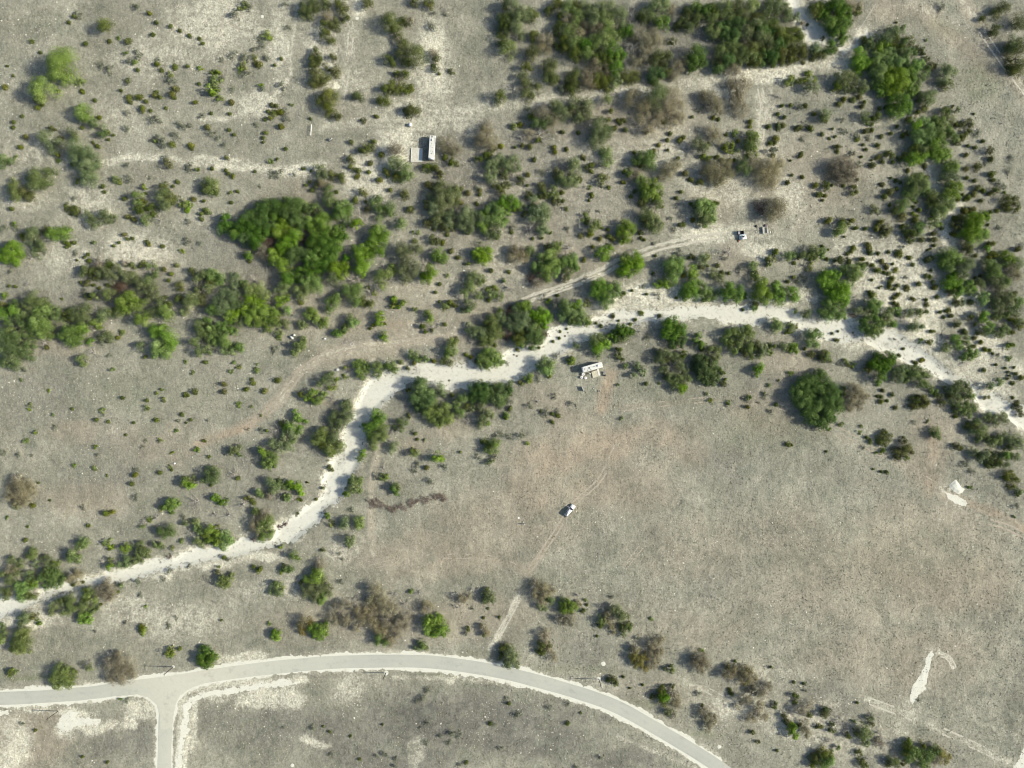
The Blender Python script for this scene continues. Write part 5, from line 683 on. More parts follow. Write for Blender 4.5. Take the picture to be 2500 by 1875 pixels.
def side(dx, dy):
    a = math.degrees(math.atan2(-dy, dx)) % 360
    return ['right side', 'above right', 'above', 'above left', 'left side', 'below left', 'below', 'below right'][int((a + 22.5) // 45) % 8]
buckets = {}
for i, t in enumerate(KEEP):
    k = 'J' if t[0] == 'j' else t[0]
    if k in 'sga': sz = ''
    elif t[3] > 55: sz = 'huge'
    elif t[3] > 34: sz = 'large'
    elif t[3] > 20: sz = 'medium'
    else: sz = 'small'
    d, l = min((math.hypot(t[1] - x, t[2] - y), n) for n, (s_, x, y) in enumerate(LAND))
    sd = side(t[1] - LAND[l][1], t[2] - LAND[l][2])
    buckets.setdefault((k, sz, l, sd), []).append((d, i))
LABEL = {}
for (k, sz, l, sd), v in buckets.items():
    v.sort()
    for r_, (d, i) in enumerate(v):
        s = ('' if not sz else sz + ' ') + LOOK[k][0]
        LABEL[i] = f"{s}, {ORD[r_]} {LAND[l][0]}, {sd}" if len(v) > 1 else f"{s} near {LAND[l][0]}, {sd}"
# ---- shared small shrubs
def shrub_proto(kind, v):
    G = np.random.default_rng(hash((ord(kind), v)) % 99991); q, nr, t, s = leaves(None, G, kind, 1.2)
    V, F = quads(q, nr, s, G); V /= 1.2; t = np.repeat(t, 4)
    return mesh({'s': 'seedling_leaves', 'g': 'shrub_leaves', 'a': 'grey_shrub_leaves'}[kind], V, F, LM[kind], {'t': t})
PROTO = {k: [shrub_proto(k, v) for v in range(16)] for k in 'sga'}
def crown_h(k, r): return {'O': 1.55, 'K': 1.5, 'G': 1.5, 'J': 1.4, 'B': 1.35, 'Y': 1.25, 's': 1.2, 'g': .8, 'a': .6, 'D': 1.2, 'R': .3}[k] * r
def build_tree(t, i):
    k = 'J' if t[0] == 'j' else t[0]; m = t[4]; name = NICE[k]
    rmax = max(c[3] for c in m) * S; top = crown_h(k, rmax)
    x0, y0 = W(t[1], t[2], top * .7); z0 = float(Z(x0, y0))
    G = np.random.default_rng(i * 13 + 5)
    if k in 'sga':
        o = ob(name, PROTO[k][i % 16], None, (x0, y0, z0)); s = t[3] * S
        o.scale = (s * G.uniform(.85, 1.25), s * G.uniform(.75, 1.1), s * G.uniform(.85, 1.3)); o.rotation_euler = (0, 0, G.uniform(0, 6.28)); return o
    if k == 'R':
        q, nr, tt, s = leaves(None, G, 'R', t[3] * S); V, F = quads(q, nr, s, G)
        o = ob(name, mesh(name, V, F, LM['R'], {'t': np.repeat(tt, 4)}), None, (x0, y0, z0))
        V, F = twigs(t[3] * S, G, 6, .3, .1, .03); ob('sticks', mesh('sticks', V, F, DEADW), o); return o
    root = empty(name, (x0, y0, z0))
    offs = []
    for c in m:
        cx, cy = W(c[1], c[2], crown_h(k, c[3] * S) * .7); offs.append((cx - x0, cy - y0, c[3] * S))
    if k == 'D':
        Vs, Fs, b = [], [], 0
        for dx, dy, r in offs:
            V, F = twigs(r * 1.15, G, 7, .7, .3, .045); V = V + [dx, dy, 0]; Vs.append(V); Fs.append(F + b); b += len(V)
        ob('branches', mesh('branches', np.concatenate(Vs), np.concatenate(Fs), DEADW), root)
        ob('trunk', trunk_mesh('trunk', rmax * .8, rmax, G, DEADW, [(dx * .5, dy * .5, r * .6) for dx, dy, r in offs[:3]]), root)
        return root
    Q, N, T_, S_ = [], [], [], []
    for dx, dy, r in offs:
        q, nr, tt, s = leaves(None, G, k, r); q[:, 0] += dx; q[:, 1] += dy; q[:, 2] += G.uniform(-.1, .25) * r
        Q.append(q); N.append(nr); T_.append(tt * G.uniform(.85, 1.1)); S_.append(s)
    q = np.concatenate(Q); V, F = quads(q, np.concatenate(N), np.concatenate(S_), G)
    V[:, 2] = np.maximum(V[:, 2], .02)
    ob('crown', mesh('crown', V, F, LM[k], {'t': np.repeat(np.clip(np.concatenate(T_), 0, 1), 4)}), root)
    fk = [(dx * .8, dy * .8, r * .75) for dx, dy, r in offs[:7]]
    if len(fk) == 1: fk = [(math.cos(a) * rmax * .5, math.sin(a) * rmax * .5, rmax * .8) for a in (0.4, 2.4, 4.6)]
    ob('trunk', trunk_mesh('trunk', rmax * .9, rmax, G, BARK, fk), root)
    if k == 'B':
        V, F = twigs(rmax * 1.02, G, 10, .9, .3, .05); V = V + [offs[0][0], offs[0][1], rmax * .2]
        ob('bare_twigs', mesh('bare_twigs', V, F, DEADW), root)
    return root
for i, t in enumerate(KEEP):
    o = build_tree(t, i); k = 'J' if t[0] == 'j' else t[0]
    tag(o, LABEL[i], LOOK[k][1], LOOK[k][2])
for k, L in EXTRA.items():
    Q, N, T_, S_ = [], [], [], []
    G = np.random.default_rng(3)
    for t in L:
        for c in t[4]:
            r = c[3] * S; x, y = W(c[1], c[2], crown_h(k, r) * .7); q, nr, tt, s = leaves(None, G, k, r); q += [x, y, float(Z(x, y))]; Q.append(q); N.append(nr); T_.append(tt); S_.append(s)
    q = np.concatenate(Q); V, F = quads(q, np.concatenate(N), np.concatenate(S_), G)
    nm = {'s': 'juniper_undergrowth', 'O': 'oak_undergrowth', 'G': 'oak_undergrowth', 'J': 'juniper_undergrowth', 'K': 'oak_undergrowth'}[k]
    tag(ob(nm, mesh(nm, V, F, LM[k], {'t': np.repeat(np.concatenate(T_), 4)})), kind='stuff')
# ================================================================ BUILT THINGS
class MB:
    def __init__(s): s.V = []; s.F = []
    def add(s, V, F): b = len(s.V); s.V += [tuple(v) for v in V]; s.F += [tuple(i + b for i in f) for f in F]; return s
    def box(s, c, d, rz=0.0, ry=0.0):
        M = Matrix.Rotation(rz, 3, 'Z') @ Matrix.Rotation(ry, 3, 'Y'); c = Vector(c); V = []
        for x in (-.5, .5):
            for y in (-.5, .5):
                for z in (-.5, .5): V.append(c + M @ Vector((x * d[0], y * d[1], z * d[2])))
        return s.add(V, [(0, 1, 3, 2), (4, 6, 7, 5), (0, 4, 5, 1), (2, 3, 7, 6), (0, 2, 6, 4), (1, 5, 7, 3)])
    def cyl(s, a, b, r0, r1=None, n=14, cap=True):
        a, b = Vector(a), Vector(b); r1 = r0 if r1 is None else r1; q = (b - a).to_track_quat('Z', 'Y'); V = []
        for p, r in ((a, r0), (b, r1)):
            for i in range(n): V.append(p + q @ Vector((math.cos(6.28318 * i / n) * r, math.sin(6.28318 * i / n) * r, 0)))
        F = [(i, (i + 1) % n, n + (i + 1) % n, n + i) for i in range(n)]
        if cap: F += [tuple(range(n - 1, -1, -1)), tuple(range(n, 2 * n))]
        return s.add(V, F)
    def ring(s, c, r0, r1, h, n=24):
        V = []
        for z in (0, h):
            for r in (r0, r1):
                for i in range(n): V.append((c[0] + math.cos(6.28318 * i / n) * r, c[1] + math.sin(6.28318 * i / n) * r, c[2] + z))
        F = []
        for i in range(n):
            j = (i + 1) % n; F += [(i, j, 2 * n + j, 2 * n + i), (n + i, 3 * n + i, 3 * n + j, n + j), (2 * n + i, 2 * n + j, 3 * n + j, 3 * n + i)]
        return s.add(V, F)
    def prof(s, P, y0, y1, top_in=0.0, zt=None):
        """side profile (x,z) extruded across y; points above zt are drawn in by top_in"""
        n = len(P); V = []
        for y, sg in ((y0, 1), (y1, -1)):
            for x, z in P: V.append((x, y + (sg * top_in if zt is not None and z > zt else 0), z))
        return s.add(V, [(i, (i + 1) % n, n + (i + 1) % n, n + i) for i in range(n)] + [tuple(range(n))[::-1], tuple(range(n, 2 * n))])
    def build(s, name, mat, parent=None, loc=(0, 0, 0), bevel=0.0, smooth=False, rz=None):
        me = bpy.data.meshes.new(name); me.from_pydata(s.V, [], s.F)
        bm = bmesh.new(); bm.from_mesh(me); bmesh.ops.recalc_face_normals(bm, faces=bm.faces)
        if bevel: bmesh.ops.bevel(bm, geom=bm.edges, offset=bevel, segments=2, affect='EDGES')
        bm.to_mesh(me); bm.free(); me.materials.append(mat)
        if smooth or bevel: me.polygons.foreach_set('use_smooth', [True] * len(me.polygons))
        o = ob(name, me, parent, loc)
        if rz is not None: o.rotation_euler = (0, 0, rz)
        return o
def at(px, py, h=0.0): x, y = W(px, py, h); return (x, y, float(Z(x, y)))
white = plain('white_paint', (.72, .73, .70), .35, 0, .03); offw = plain('weathered_white', (.62, .63, .57), .6, 0, .1); carw = plain('car_white', (.78, .79, .77), .2, 0, .02)
glass = plain('dark_glass', (.02, .025, .03), .08); rubber = plain('rubber', (.025, .025, .025), .8); steel = plain('galvanised', (.45, .46, .46), .4, .8); blackm = plain('black_metal', (.03, .03, .032), .5)
greyp = plain('grey_panel', (.16, .19, .18), .4); conc = plain('old_concrete', (.40, .38, .31), .9, 0, .2, 2); lumber = plain('old_lumber', (.36, .33, .27), .9, 0, .25, 5); bluew = plain('blue_tarp', (.42, .52, .56), .6, 0, .15); red = plain('tail_red', (.4, .02, .02), .3); rust = plain('rusty_metal', (.22, .10, .06), .8, 0, .3, 5); woodp = plain('pole_wood', (.045, .038, .032), .9, 0, .2, 5); ply = plain('deck_boards', (.52, .50, .38), .8, 0, .15, 3)
# ---- white car with its front doors open
def wheel(root, x, y, r=.37):
    w_ = MB().cyl((x, y - .12, r), (x, y + .12, r), r, n=22).build('wheel', rubber, root, bevel=.02)
    MB().cyl((x, y - .13, r), (x, y + .13, r), r * .6, n=12).build('rim', steel, w_)
c = at(1391, 1246.5, 1.2); car = empty('parked_car', c, math.atan2(550, 450))
tag(car, 'white car with both front doors open, parked alone in the open field', 'car')
L2 = 2.85
MB().prof([(-L2, .45), (-L2, .95), (-L2 + .08, 1.12), (1.25, 1.12), (2.5, 1.02), (L2, .85), (L2, .42), (2.4, .3), (-2.5, .3)], -.98, .98, .06, 1.0).build('body', carw, car, bevel=.05)
MB().prof([(-L2 + .15, 1.1), (-L2 + .5, 1.78), (-2.0, 1.86), (.15, 1.86), (.45, 1.82), (1.35, 1.1)], -.93, .93, .17, 1.5).build('roof_shell', carw, car, bevel=.04)
for sg in (-1, 1):
    for x0, x1 in ((-2.45, -1.55), (-1.45, -.55), (-.45, .45)):
        MB().add([(x0, sg * .945, 1.16), (x1, sg * .945, 1.16), (x1 - .03, sg * .80, 1.66), (x0 + .08, sg * .80, 1.66)], [(0, 1, 2, 3)]).build('side_window', glass, car)
    MB().add([(-2.5, sg * .72, 1.875), (.2, sg * .72, 1.875), (.2, sg * .76, 1.92), (-2.5, sg * .76, 1.92), (-2.5, sg * .80, 1.875), (.2, sg * .80, 1.875)], [(0, 1, 2, 3), (3, 2, 5, 4)]).build('roof_rail', blackm, car)
    d = MB().box((-.55, 0, .2), (1.1, .07, .78)); d.box((-.15, 0, .85), (.06, .05, .55), 0, -.5); d.box((-1.06, 0, .86), (.06, .05, .6)); d.box((-.62, 0, 1.13), (.9, .05, .05))
    dr = d.build('front_door', carw, car, (1.1, sg * .99, .6), bevel=.015, rz=sg * R(-62)); MB().box((-.6, 0, .86), (.85, .02, .5)).build('door_glass', glass, dr)
    MB().box((0, 0, 0), (.12, .26, .17)).build('mirror', carw, car, (1.05, sg * 1.12, 1.15), bevel=.03)
    MB().box((2.8, sg * .7, .8), (.14, .38, .16)).build('headlight', plain('lamp_glass', (.6, .62, .65), .1), car)
    MB().box((-2.83, sg * .8, .95), (.1, .2, .4)).build('tail_light', red, car)
    wheel(car, 1.75, sg * .88); wheel(car, -1.75, sg * .88)
MB().add([(.52, -.72, 1.79), (.52, .72, 1.79), (1.30, .86, 1.16), (1.30, -.86, 1.16)], [(0, 1, 2, 3)]).build('windscreen', glass, car, (.035, 0, .03))
MB().box((-1.7, .22, 1.89), (1.35, .62, .05)).build('roof_panel', greyp, car, bevel=.02)
MB().box((-2.9, 0, .5), (.15, 1.8, .22)).build('rear_bumper', greyp, car, bevel=.02); MB().box((2.88, 0, .5), (.14, 1.8, .25)).build('front_bumper', greyp, car, bevel=.02)
# ---- travel trailers
def trailer(px, py, ang, Ln, Wd, vents, label, hs=3.2):
    c = at(px, py, hs * .95); r = empty('travel_trailer', c, ang); tag(r, label, 'trailer')
    MB().prof([(-Ln / 2, .6), (-Ln / 2, hs - .15), (-Ln / 2 + .15, hs), (Ln / 2 - .5, hs), (Ln / 2 - .05, hs - .9), (Ln / 2, .9), (Ln / 2 - .3, .6)], -Wd / 2, Wd / 2).build('body', white, r, bevel=.05)
    MB().box((0, 0, hs + .012), (Ln - .8, Wd - .12, .02)).build('roof_sheet', offw, r)
    for x, y, s in vents:
        v = MB().box((x, y, hs + .1), (s, s, .16)).build('roof_vent', greyp, r, bevel=.02)
    ac = MB().box((Ln * .28, 0, hs + .18), (.9, .7, .3)).build('roof_cooler', offw, r, bevel=.05)
    for sg in (-1, 1):
        for x in (-Ln * .32, -Ln * .08, Ln * .2): MB().box((x, sg * (Wd / 2 + .005), 1.9), (.9, .03, .6)).build('window', glass, r)
        MB().box((0, sg * (Wd / 2 + .004), 1.3), (Ln * .94, .02, .14)).build('side_stripe', greyp, r)
        wheel(r, -Ln * .08, sg * (Wd / 2 - .15), .36); wheel(r, -Ln * .17, sg * (Wd / 2 - .15), .36)
    dr = MB().box((Ln * .33, -(Wd / 2 + .012), 1.6), (.7, .04, 1.8)).build('door', offw, r); MB().box((Ln * .33 - .27, -(Wd / 2 + .05), 1.5), (.05, .04, .15)).build('handle', blackm, dr)
    MB().cyl((Ln / 2 - .3, .5, .55), (Ln / 2 + 1.1, 0, .5), .05).cyl((Ln / 2 - .3, -.5, .55), (Ln / 2 + 1.1, 0, .5), .05).cyl((Ln / 2 + 1.05, 0, 0), (Ln / 2 + 1.05, 0, .7), .05).build('hitch', blackm, r)
    MB().cyl((Ln / 2 + .25, -.2, .55), (Ln / 2 + .25, -.2, 1.0), .15).build('gas_bottle', white, r); MB().cyl((Ln / 2 + .25, .2, .55), (Ln / 2 + .25, .2, 1.0), .15).build('gas_bottle', white, r)
    return r
trailer(1054.5, 358.5, R(86.5), 10.2, 2.45, [(4.2, .1, .55), (1.2, .2, .25), (.2, .5, .25), (-.4, -.2, .25), (-1.9, .3, .25), (-2.2, -.5, .3), (-2.9, -.1, .35)], 'long white travel trailer standing up and down the photo beside a pale slab')
trailer(1446, 896.5, R(15.5), 8.8, 2.4, [(-3.3, .1, .4), (-1.3, 0, .6), (-2.2, -.7, .3), (-.9, -.9, .35), (.8, .1, .35), (2.1, .2, .35)], 'white travel trailer with a wooden deck at its side, south of the creek')
c = at(1452, 913.5); r = empty('wooden_deck', c, R(15.5)); tag(r, 'pale wooden deck and ramp in front of the lower white trailer', 'deck')
m = MB()
for i in range(12): m.box((-1.1 + i * .2, 0, .45), (.18, 2.7, .04))
m.build('boards', ply, r); MB().box((-1.1, 1.2, .2), (.1, .1, .42)).box((-1.1, -1.2, .2), (.1, .1, .42)).box((1.1, 1.2, .2), (.1, .1, .42)).box((1.1, -1.2, .2), (.1, .1, .42)).build('posts', lumber, r)
MB().box((1.75, .3, .30), (.75, 2.9, .05), 0, .0).build('ramp', offw, r)
for px, py, rr, lab in ((1423.3, 913.6, .62, 'white round lidded drum touching the left corner of the deck trailer'), (1420, 921, .6, 'white round drum, middle one of three below the deck trailer'), (1429.7, 922.7, .58, 'white round table right of two drums below the deck trailer')):
    c = at(px, py); r = empty('drum' if 'drum' in lab else 'round_table', c); tag(r, lab, 'drum' if 'drum' in lab else 'table')
    if 'drum' in lab: MB().cyl((0, 0, 0), (0, 0, .8), rr * .95, n=20).build('drum_wall', offw, r); MB().cyl((0, 0, .8), (0, 0, .86), rr, n=20).build('lid', white, r); MB().cyl((0, 0, .86), (0, 0, .92), rr * .35, n=12).build('cap', greyp, r)
    else: MB().cyl((0, 0, .70), (0, 0, .74), rr, n=20).build('table_top', white, r); MB().cyl((0, 0, 0), (0, 0, .7), .05).cyl((0, 0, 0), (0, 0, .04), .3).build('pedestal', steel, r)
c = at(1475, 911); r = empty('utility_cart', c, R(-72)); tag(r, 'narrow white utility cart with a black box end, right of the deck trailer', 'cart')
MB().box((0, 0, .55), (1.5, .5, .08)).box((0, .24, .7), (1.5, .04, .3)).box((0, -.24, .7), (1.5, .04, .3)).build('tray', white, r, bevel=.01); MB().box((1.05, 0, .55), (.55, .6, .6)).build('engine_box', blackm, r, bevel=.03)
for sg in (-1, 1): wheel(r, -.4, sg * .33, .22); wheel(r, .9, sg * .35, .22)
c = at(1422.5, 949); r = empty('solar_panel', c, R(-68)); tag(r, 'leaning thin white edged panel in the field below left of the drums', 'panel')
MB().box((0, 0, .75), (1.9, .05, 1.3)).build('dark_face', blackm, r); MB().box((0, -.05, .75), (2.0, .05, .06)).box((0, -.05, 1.42), (2.0, .12, .06)).box((-1, -.05, .75), (.06, .08, 1.4)).box((1, -.05, .75), (.06, .08, 1.4)).build('frame', white, r); MB().cyl((-.7, .5, 0), (-.7, 0, 1.0), .03).cyl((.7, .5, 0), (.7, 0, 1.0), .03).build('props', steel, r)
c = at(1462.8, 954.6); r = empty('fire_ring', c); tag(r, 'small round fire ring with a pale rim below the deck trailer', 'fire ring')
MB().ring((0, 0, 0), .3, .46, .3).build('rim_wall', conc, r); MB().cyl((0, 0, .02), (0, 0, .08), .3).build('ashes', blackm, r)
tag(MB().box((0, 0, .2), (.4, .3, .4)).build('cooler_box', white, None, at(1449, 949), .04), 'tiny white box on the ground between deck and fire ring', 'box')
c = at(1440.5, 912.5); r = empty('folding_chair', c, R(20)); tag(r, 'small pale folding chair on the grass left of the deck', 'chair')
MB().box((0, 0, .45), (.5, .5, .04)).build('seat', offw, r); MB().box((-.26, 0, .75), (.04, .5, .5), 0, -.2).build('backrest', offw, r)
for a, b in ((.2, .2), (.2, -.2), (-.2, .2), (-.2, -.2)): MB().cyl((a, b, 0), (a, b, .45), .02, n=6).build('leg', steel, r)
# ---- the slab beside the long trailer
c = at(1017.5, 379); r = empty('slab_platform', c, R(88)); tag(r, 'pale rectangular slab platform with white edge boards beside the long trailer', 'platform')
MB().box((0, 0, .15), (5.6, 4.6, .3)).build('slab', plain('pale_slab', (.52, .51, .43), .9, 0, .12, 1.2), r)
MB().box((-.1, -1.65, .325), (5.0, 1.1, .03)).build('tarp', bluew, r)
for x, y, a, b in ((0, 2.37, 5.74, .14), (0, -2.37, 5.74, .14), (2.87, 0, .14, 4.6), (-2.87, 0, .14, 4.6)): MB().box((x, y, .22), (a, b, .42)).build('edge_board', offw, r)
c = at(1001, 303.5, 1); r = empty('storage_box', c, R(8)); tag(r, 'small white storage box near the pale slab, above left of it', 'box')
MB().box((0, 0, .55), (1.3, 1.2, 1.1)).build('walls', offw, r, bevel=.02); MB().box((0, 0, 1.14), (1.4, 1.3, .06)).build('lid', white, r, bevel=.02)
c = at(807, 339.5, .6); r = empty('quad_bike', c, R(25)); tag(r, 'grey and white quad bike standing alone left of the long trailer', 'quad bike')
MB().box((0, 0, .55), (1.5, .5, .25)).box((.45, 0, .72), (.5, .8, .08)).box((-.5, 0, .72), (.55, .85, .08)).build('frame_body', offw, r, bevel=.03); MB().box((-.15, 0, .82), (.7, .32, .14)).build('seat', blackm, r, bevel=.03)
MB().cyl((.35, -.4, 1.0), (.35, .4, 1.0), .02).cyl((.35, 0, .7), (.35, 0, 1.0), .03).build('handlebar', steel, r); MB().box((-.55, 0, .92), (.5, .7, .3)).build('cargo_box', greyp, r)
for x in (-.55, .55):
    for y in (-.45, .45): wheel(r, x, y, .28)
c = at(761, 319); r = empty('gate', c, R(86)); tag(r, 'thin white metal pipe gate just above the corner of the dirt clearing', 'gate')
for z in (.35, .7, 1.05, 1.25): MB().cyl((-2.3, 0, z), (2.3, 0, z), .045, n=8).build('rail', white, r)
for x in (-2.3, 0, 2.3): MB().cyl((x, 0, 0), (x, 0, 1.35), .05, n=8).build('upright', white, r)
# ---- dark box trailer, the pale vehicle beside it and the frame on the slab
c = at(1808.6, 568, 1); r = empty('box_trailer', c, R(2)); tag(r, 'dark open topped box trailer with a shadowed bed, above the pale truck', 'trailer')
MB().box((0, 0, .6), (2.4, 1.5, .06)).build('bed', blackm, r); MB().box((-.7, 0, .75), (.8, 1.2, .25)).build('tarp_load', steel, r)
for x, y, a, b in ((0, .76, 2.5, .05), (0, -.76, 2.5, .05), (1.23, 0, .05, 1.5), (-1.23, 0, .05, 1.5)): MB().box((x, y, .95), (a, b, .75)).build('side_wall', blackm, r)
for sg in (-1, 1): wheel(r, 0, sg * .9, .33)
MB().cyl((1.2, .4, .5), (2.3, 0, .45), .04).cyl((1.2, -.4, .5), (2.3, 0, .45), .04).build('drawbar', steel, r)
c = at(1814.5, 579, 1.2); r = empty('old_truck', c, R(10)); tag(r, 'pale blue and white old truck with dark windows below the dark box trailer', 'truck')
MB().prof([(-1.5, .45), (-1.5, 1.0), (1.5, 1.0), (1.6, .8), (1.6, .4), (-1.4, .35)], -.9, .9).build('body', offw, r, bevel=.05); MB().prof([(-.9, 1.0), (-.7, 1.55), (.5, 1.55), (.9, 1.0)], -.8, .8).build('cab', white, r, bevel=.04)
MB().add([(.53, -.68, 1.52), (.53, .68, 1.52), (.88, .74, 1.06), (.88, -.74, 1.06)], [(0, 1, 2, 3)]).build('windscreen', glass, r, (.03, 0, .03)); MB().box((-.05, .2, 1.57), (.9, .5, .03)).build('roof_opening', glass, r); MB().box((-.1, -.3, 1.57), (.3, .3, .02)).build('rust_patch', rust, r)
MB().box((.1, .98, 1.2), (2.9, .5, .06), 0, .05).build('hood_panel', bluew, r)
for x in (-1, 1.0):
    for sg in (-1, 1): wheel(r, x, sg * .82, .33)
c = at(1866, 563); r = empty('slab_frame', c, R(4)); tag(r, 'pale rectangular slab with a low timber frame right of the dark box trailer', 'platform')
MB().box((0, 0, .12), (1.7, 2.4, .24)).build('slab', conc, r)
for x, y, a, b in ((-.9, 0, .12, 2.6), (.9, 0, .12, 2.6), (0, 1.3, 1.7, .12), (0, -1.3, 1.7, .12)): MB().box((x, y, .4), (a, b, .8)).build('wall_board', offw, r)
def plank(px, py, ang, Ln, wd, label, group, mat=lumber, cat='plank'):
    o = MB().box((0, 0, .06), (Ln, wd, .08)).build('plank', mat, None, at(px, py), .01, rz=ang); return tag(o, label, cat, group)
for i, (px, py, a, l) in enumerate([(1845, 568, 70, 2.2), (1850, 561, 20, 1.6), (1842, 583, 85, 1.6), (1881, 556.5, 0, 2.0), (1884, 566, 90, 2.0)]):
    plank(px, py, R(a), l, .16, ['pale plank slanting left of the slab frame, longest one', 'short pale plank meeting the slanting one at its top', 'pale upright plank lowest left of the slab frame', 'thin pale plank level with the slab frame top', 'thin dark plank down the right side of the slab frame'][i], 'planks around the slab frame')
# loose debris lumps
def lump(px, py, s, label, mat, cat, group, name):
    G = random.Random(int(px * 7 + py)); m = MB()
    V = []; n1 = 8
    for k in range(4):
        for j in range(n1):
            a = 6.283 * j / n1; rr = s * (1.0, .95, .7, .25)[k] * G.uniform(.75, 1.15); V.append((math.cos(a) * rr, math.sin(a) * rr, (-.05, .35, .65, .8)[k] * s))
    F = [(k * n1 + j, k * n1 + (j + 1) % n1, (k + 1) * n1 + (j + 1) % n1, (k + 1) * n1 + j) for k in range(3) for j in range(n1)] + [tuple(range(3 * n1, 4 * n1))]
    o = m.add(V, F).build(name, mat, None, at(px, py)); return tag(o, label, cat, group)
lump(1880, 567, .35, 'white crumpled sack on the pale ground right of the slab frame', white, 'sack', None, 'sack')
lump(1846, 553, .6, 'dark grey scrap heap above left of the slab frame', blackm, 'scrap heap', 'scrap heaps', 'scrap_heap')
lump(1868, 551, .7, 'dark purplish scrap heap directly above the slab frame', plain('scrap', (.12, .10, .11), .8, 0, .4, 6), 'scrap heap', 'scrap heaps', 'scrap_heap')
lump(1803, 588, .5, 'rusty red scrap heap at the lower left corner of the old truck', rust, 'scrap heap', 'scrap heaps', 'scrap_heap')
# ---- things left along the tan track
for px, py, a, lx, ly, lab in ((712, 824, 55, 1.7, .75, 'white chest freezer, longer one of two behind the round tree'), (718, 818.5, 25, .95, .7, 'short white washing machine touching the top end of the freezer')):
    c = at(px, py, .5); r = empty('chest_freezer' if 'freezer,' in lab else 'washing_machine', c, R(a) + math.pi / 2 * (lx > 1)); tag(r, lab, 'appliance', 'dumped white appliances')
    MB().box((0, 0, .42), (lx, ly, .84)).build('cabinet', white, r, bevel=.03); MB().box((0, 0, .88), (lx + .02, ly + .02, .07)).build('lid', offw, r, bevel=.02)
c = at(794, 827, .4); r = empty('barrel', c); tag(r, 'pale blue barrel on the verge left of the lumber pile', 'barrel')
MB().cyl((0, 0, 0), (0, 0, .88), .34, n=18).build('shell', bluew, r); MB().cyl((0, 0, .88), (0, 0, .91), .36, n=18).cyl((0, 0, .43), (0, 0, .46), .355, n=18).build('hoops', white, r)
lum = empty('lumber_pile', at(842, 834)); tag(lum, 'loose pile of weathered slanting boards beside the tan dirt track', 'lumber pile')
for i in range(13):
    G = random.Random(i); MB().box((0, 0, .08 + (i % 4) * .07), (G.uniform(1.6, 3.4), .14, .05)).build('board', lumber, lum, (G.uniform(-1.7, 1.9), G.uniform(-.8, .8), 0), rz=R(52 + G.uniform(-9, 9)))
c = at(860, 840.5); r = empty('metal_frame', c, R(35)); tag(r, 'small white square metal frame lying right of the lumber pile', 'frame')
for x, y, a, b in ((0, .55, 1.3, .1), (0, -.55, 1.3, .1), (.6, 0, .1, 1.0), (-.6, 0, .1, 1.0)): MB().box((x, y, .25), (a, b, .12)).build('bar', white, r)
c = at(825.7, 902.6, .5); r = empty('crate', c, R(5)); tag(r, 'pale grey square crate in the brush between track and creek', 'crate')
MB().box((0, 0, .4), (.95, .9, .8)).build('sides', steel, r, bevel=.02); MB().box((0, 0, .82), (1.0, .95, .05)).build('lid', offw, r)
for px, py, s, lab in ((427, 1131.5, .5, 'square white block alone in the grass left of the middle creek'), (734, 891, .25, 'small white stone beside the left edge of the tan track'), (619, 1073, .22, 'small white stone alone in the lower left meadow'), (104, 0, 0, '')):
    if s: lump(px, py, s, lab, white, 'stone', 'single white stones', 'white_stone')
# ---- poles with pads, fences
def pole(px, py, h, label, pad=1, wires=True):
    c = at(px, py); r = empty('utility_pole', c); tag(r, label, 'pole', 'poles along the road')
    MB().cyl((0, 0, -.2), (0, 0, h), .19, .13, n=10).build('shaft', woodp, r)
    MB().box((0, 0, h - .5), (.09, 1.6, .1)).build('crossarm', woodp, r)
    for y in (-.7, 0, .7): MB().cyl((0, y, h - .45), (0, y, h - .2), .045, n=6).build('insulator', greyp, r)
def pad(px, py, rr, label):
    G = random.Random(int(px)); n = 20; V = [(0, 0, .1)]; 
    for i in range(n): V.append((math.cos(6.283 * i / n) * rr * G.uniform(.85, 1.1), math.sin(6.283 * i / n) * rr * G.uniform(.85, 1.1), .02))
    o = MB().add(V, [(0, i + 1, (i + 1) % n + 1) for i in range(n)]).build('caliche_pad', CAL, None, at(px, py)); return tag(o, label, 'gravel pad', 'round white gravel pads')
pole(1462, 1658, 8.4, 'dark wooden pole on a white gravel pad beside the road bend'); pole(423, 1628, 8.4, 'dark wooden pole on the verge just above the road junction'); pole(142, 1736, 7.6, 'dark wooden pole below the road near the lower left corner'); pole(942, 1643, 6.5, 'shorter dark pole on a white pad below the middle road stretch')
pad(1461.5, 1657, .9, 'round white gravel pad around the foot of the road bend pole'); pad(1473, 1620, 1.0, 'round white gravel pad without a pole above the road bend'); pad(423, 1628, .7, 'small white gravel pad around the junction pole foot'); pad(942.5, 1643, 1.0, 'white gravel pad at the foot of the shorter pole'); pad(1756, 1823, .9, 'small round white gravel pad right of the road, lower right'); pad(714, 1868, .8, 'small round white gravel pad near the bottom photo edge, left part')
pad(872, 46, .8, 'small round white gravel pad near the top photo edge, left'); pad(640, 40, .75, 'small pale ring shaped gravel pad in the upper left clearing')
def fence(P, label, gap=5.0):
    pts = [Vector(at(*p)) for p in P]; r = empty('wire_fence', pts[0]); tag(r, label, 'fence'); SG = []; k = 0
    for a, b in zip(pts[:-1], pts[1:]):
        n = max(1, int((b - a).length / gap))
        for i in range(n):
            p = a.lerp(b, i / n) - pts[0]; MB().cyl((0, 0, -.1), (0, 0, 1.35), .07, .06, n=7).build('post', lumber, r, p)
        for z in (.4, .8, 1.2): SG.append((np.array(a - pts[0]) + [0, 0, z], np.array(b - pts[0]) + [0, 0, z], .014, .014))
    V, F = sticks(SG); ob('wires', mesh('wires', V, F, steel), r)
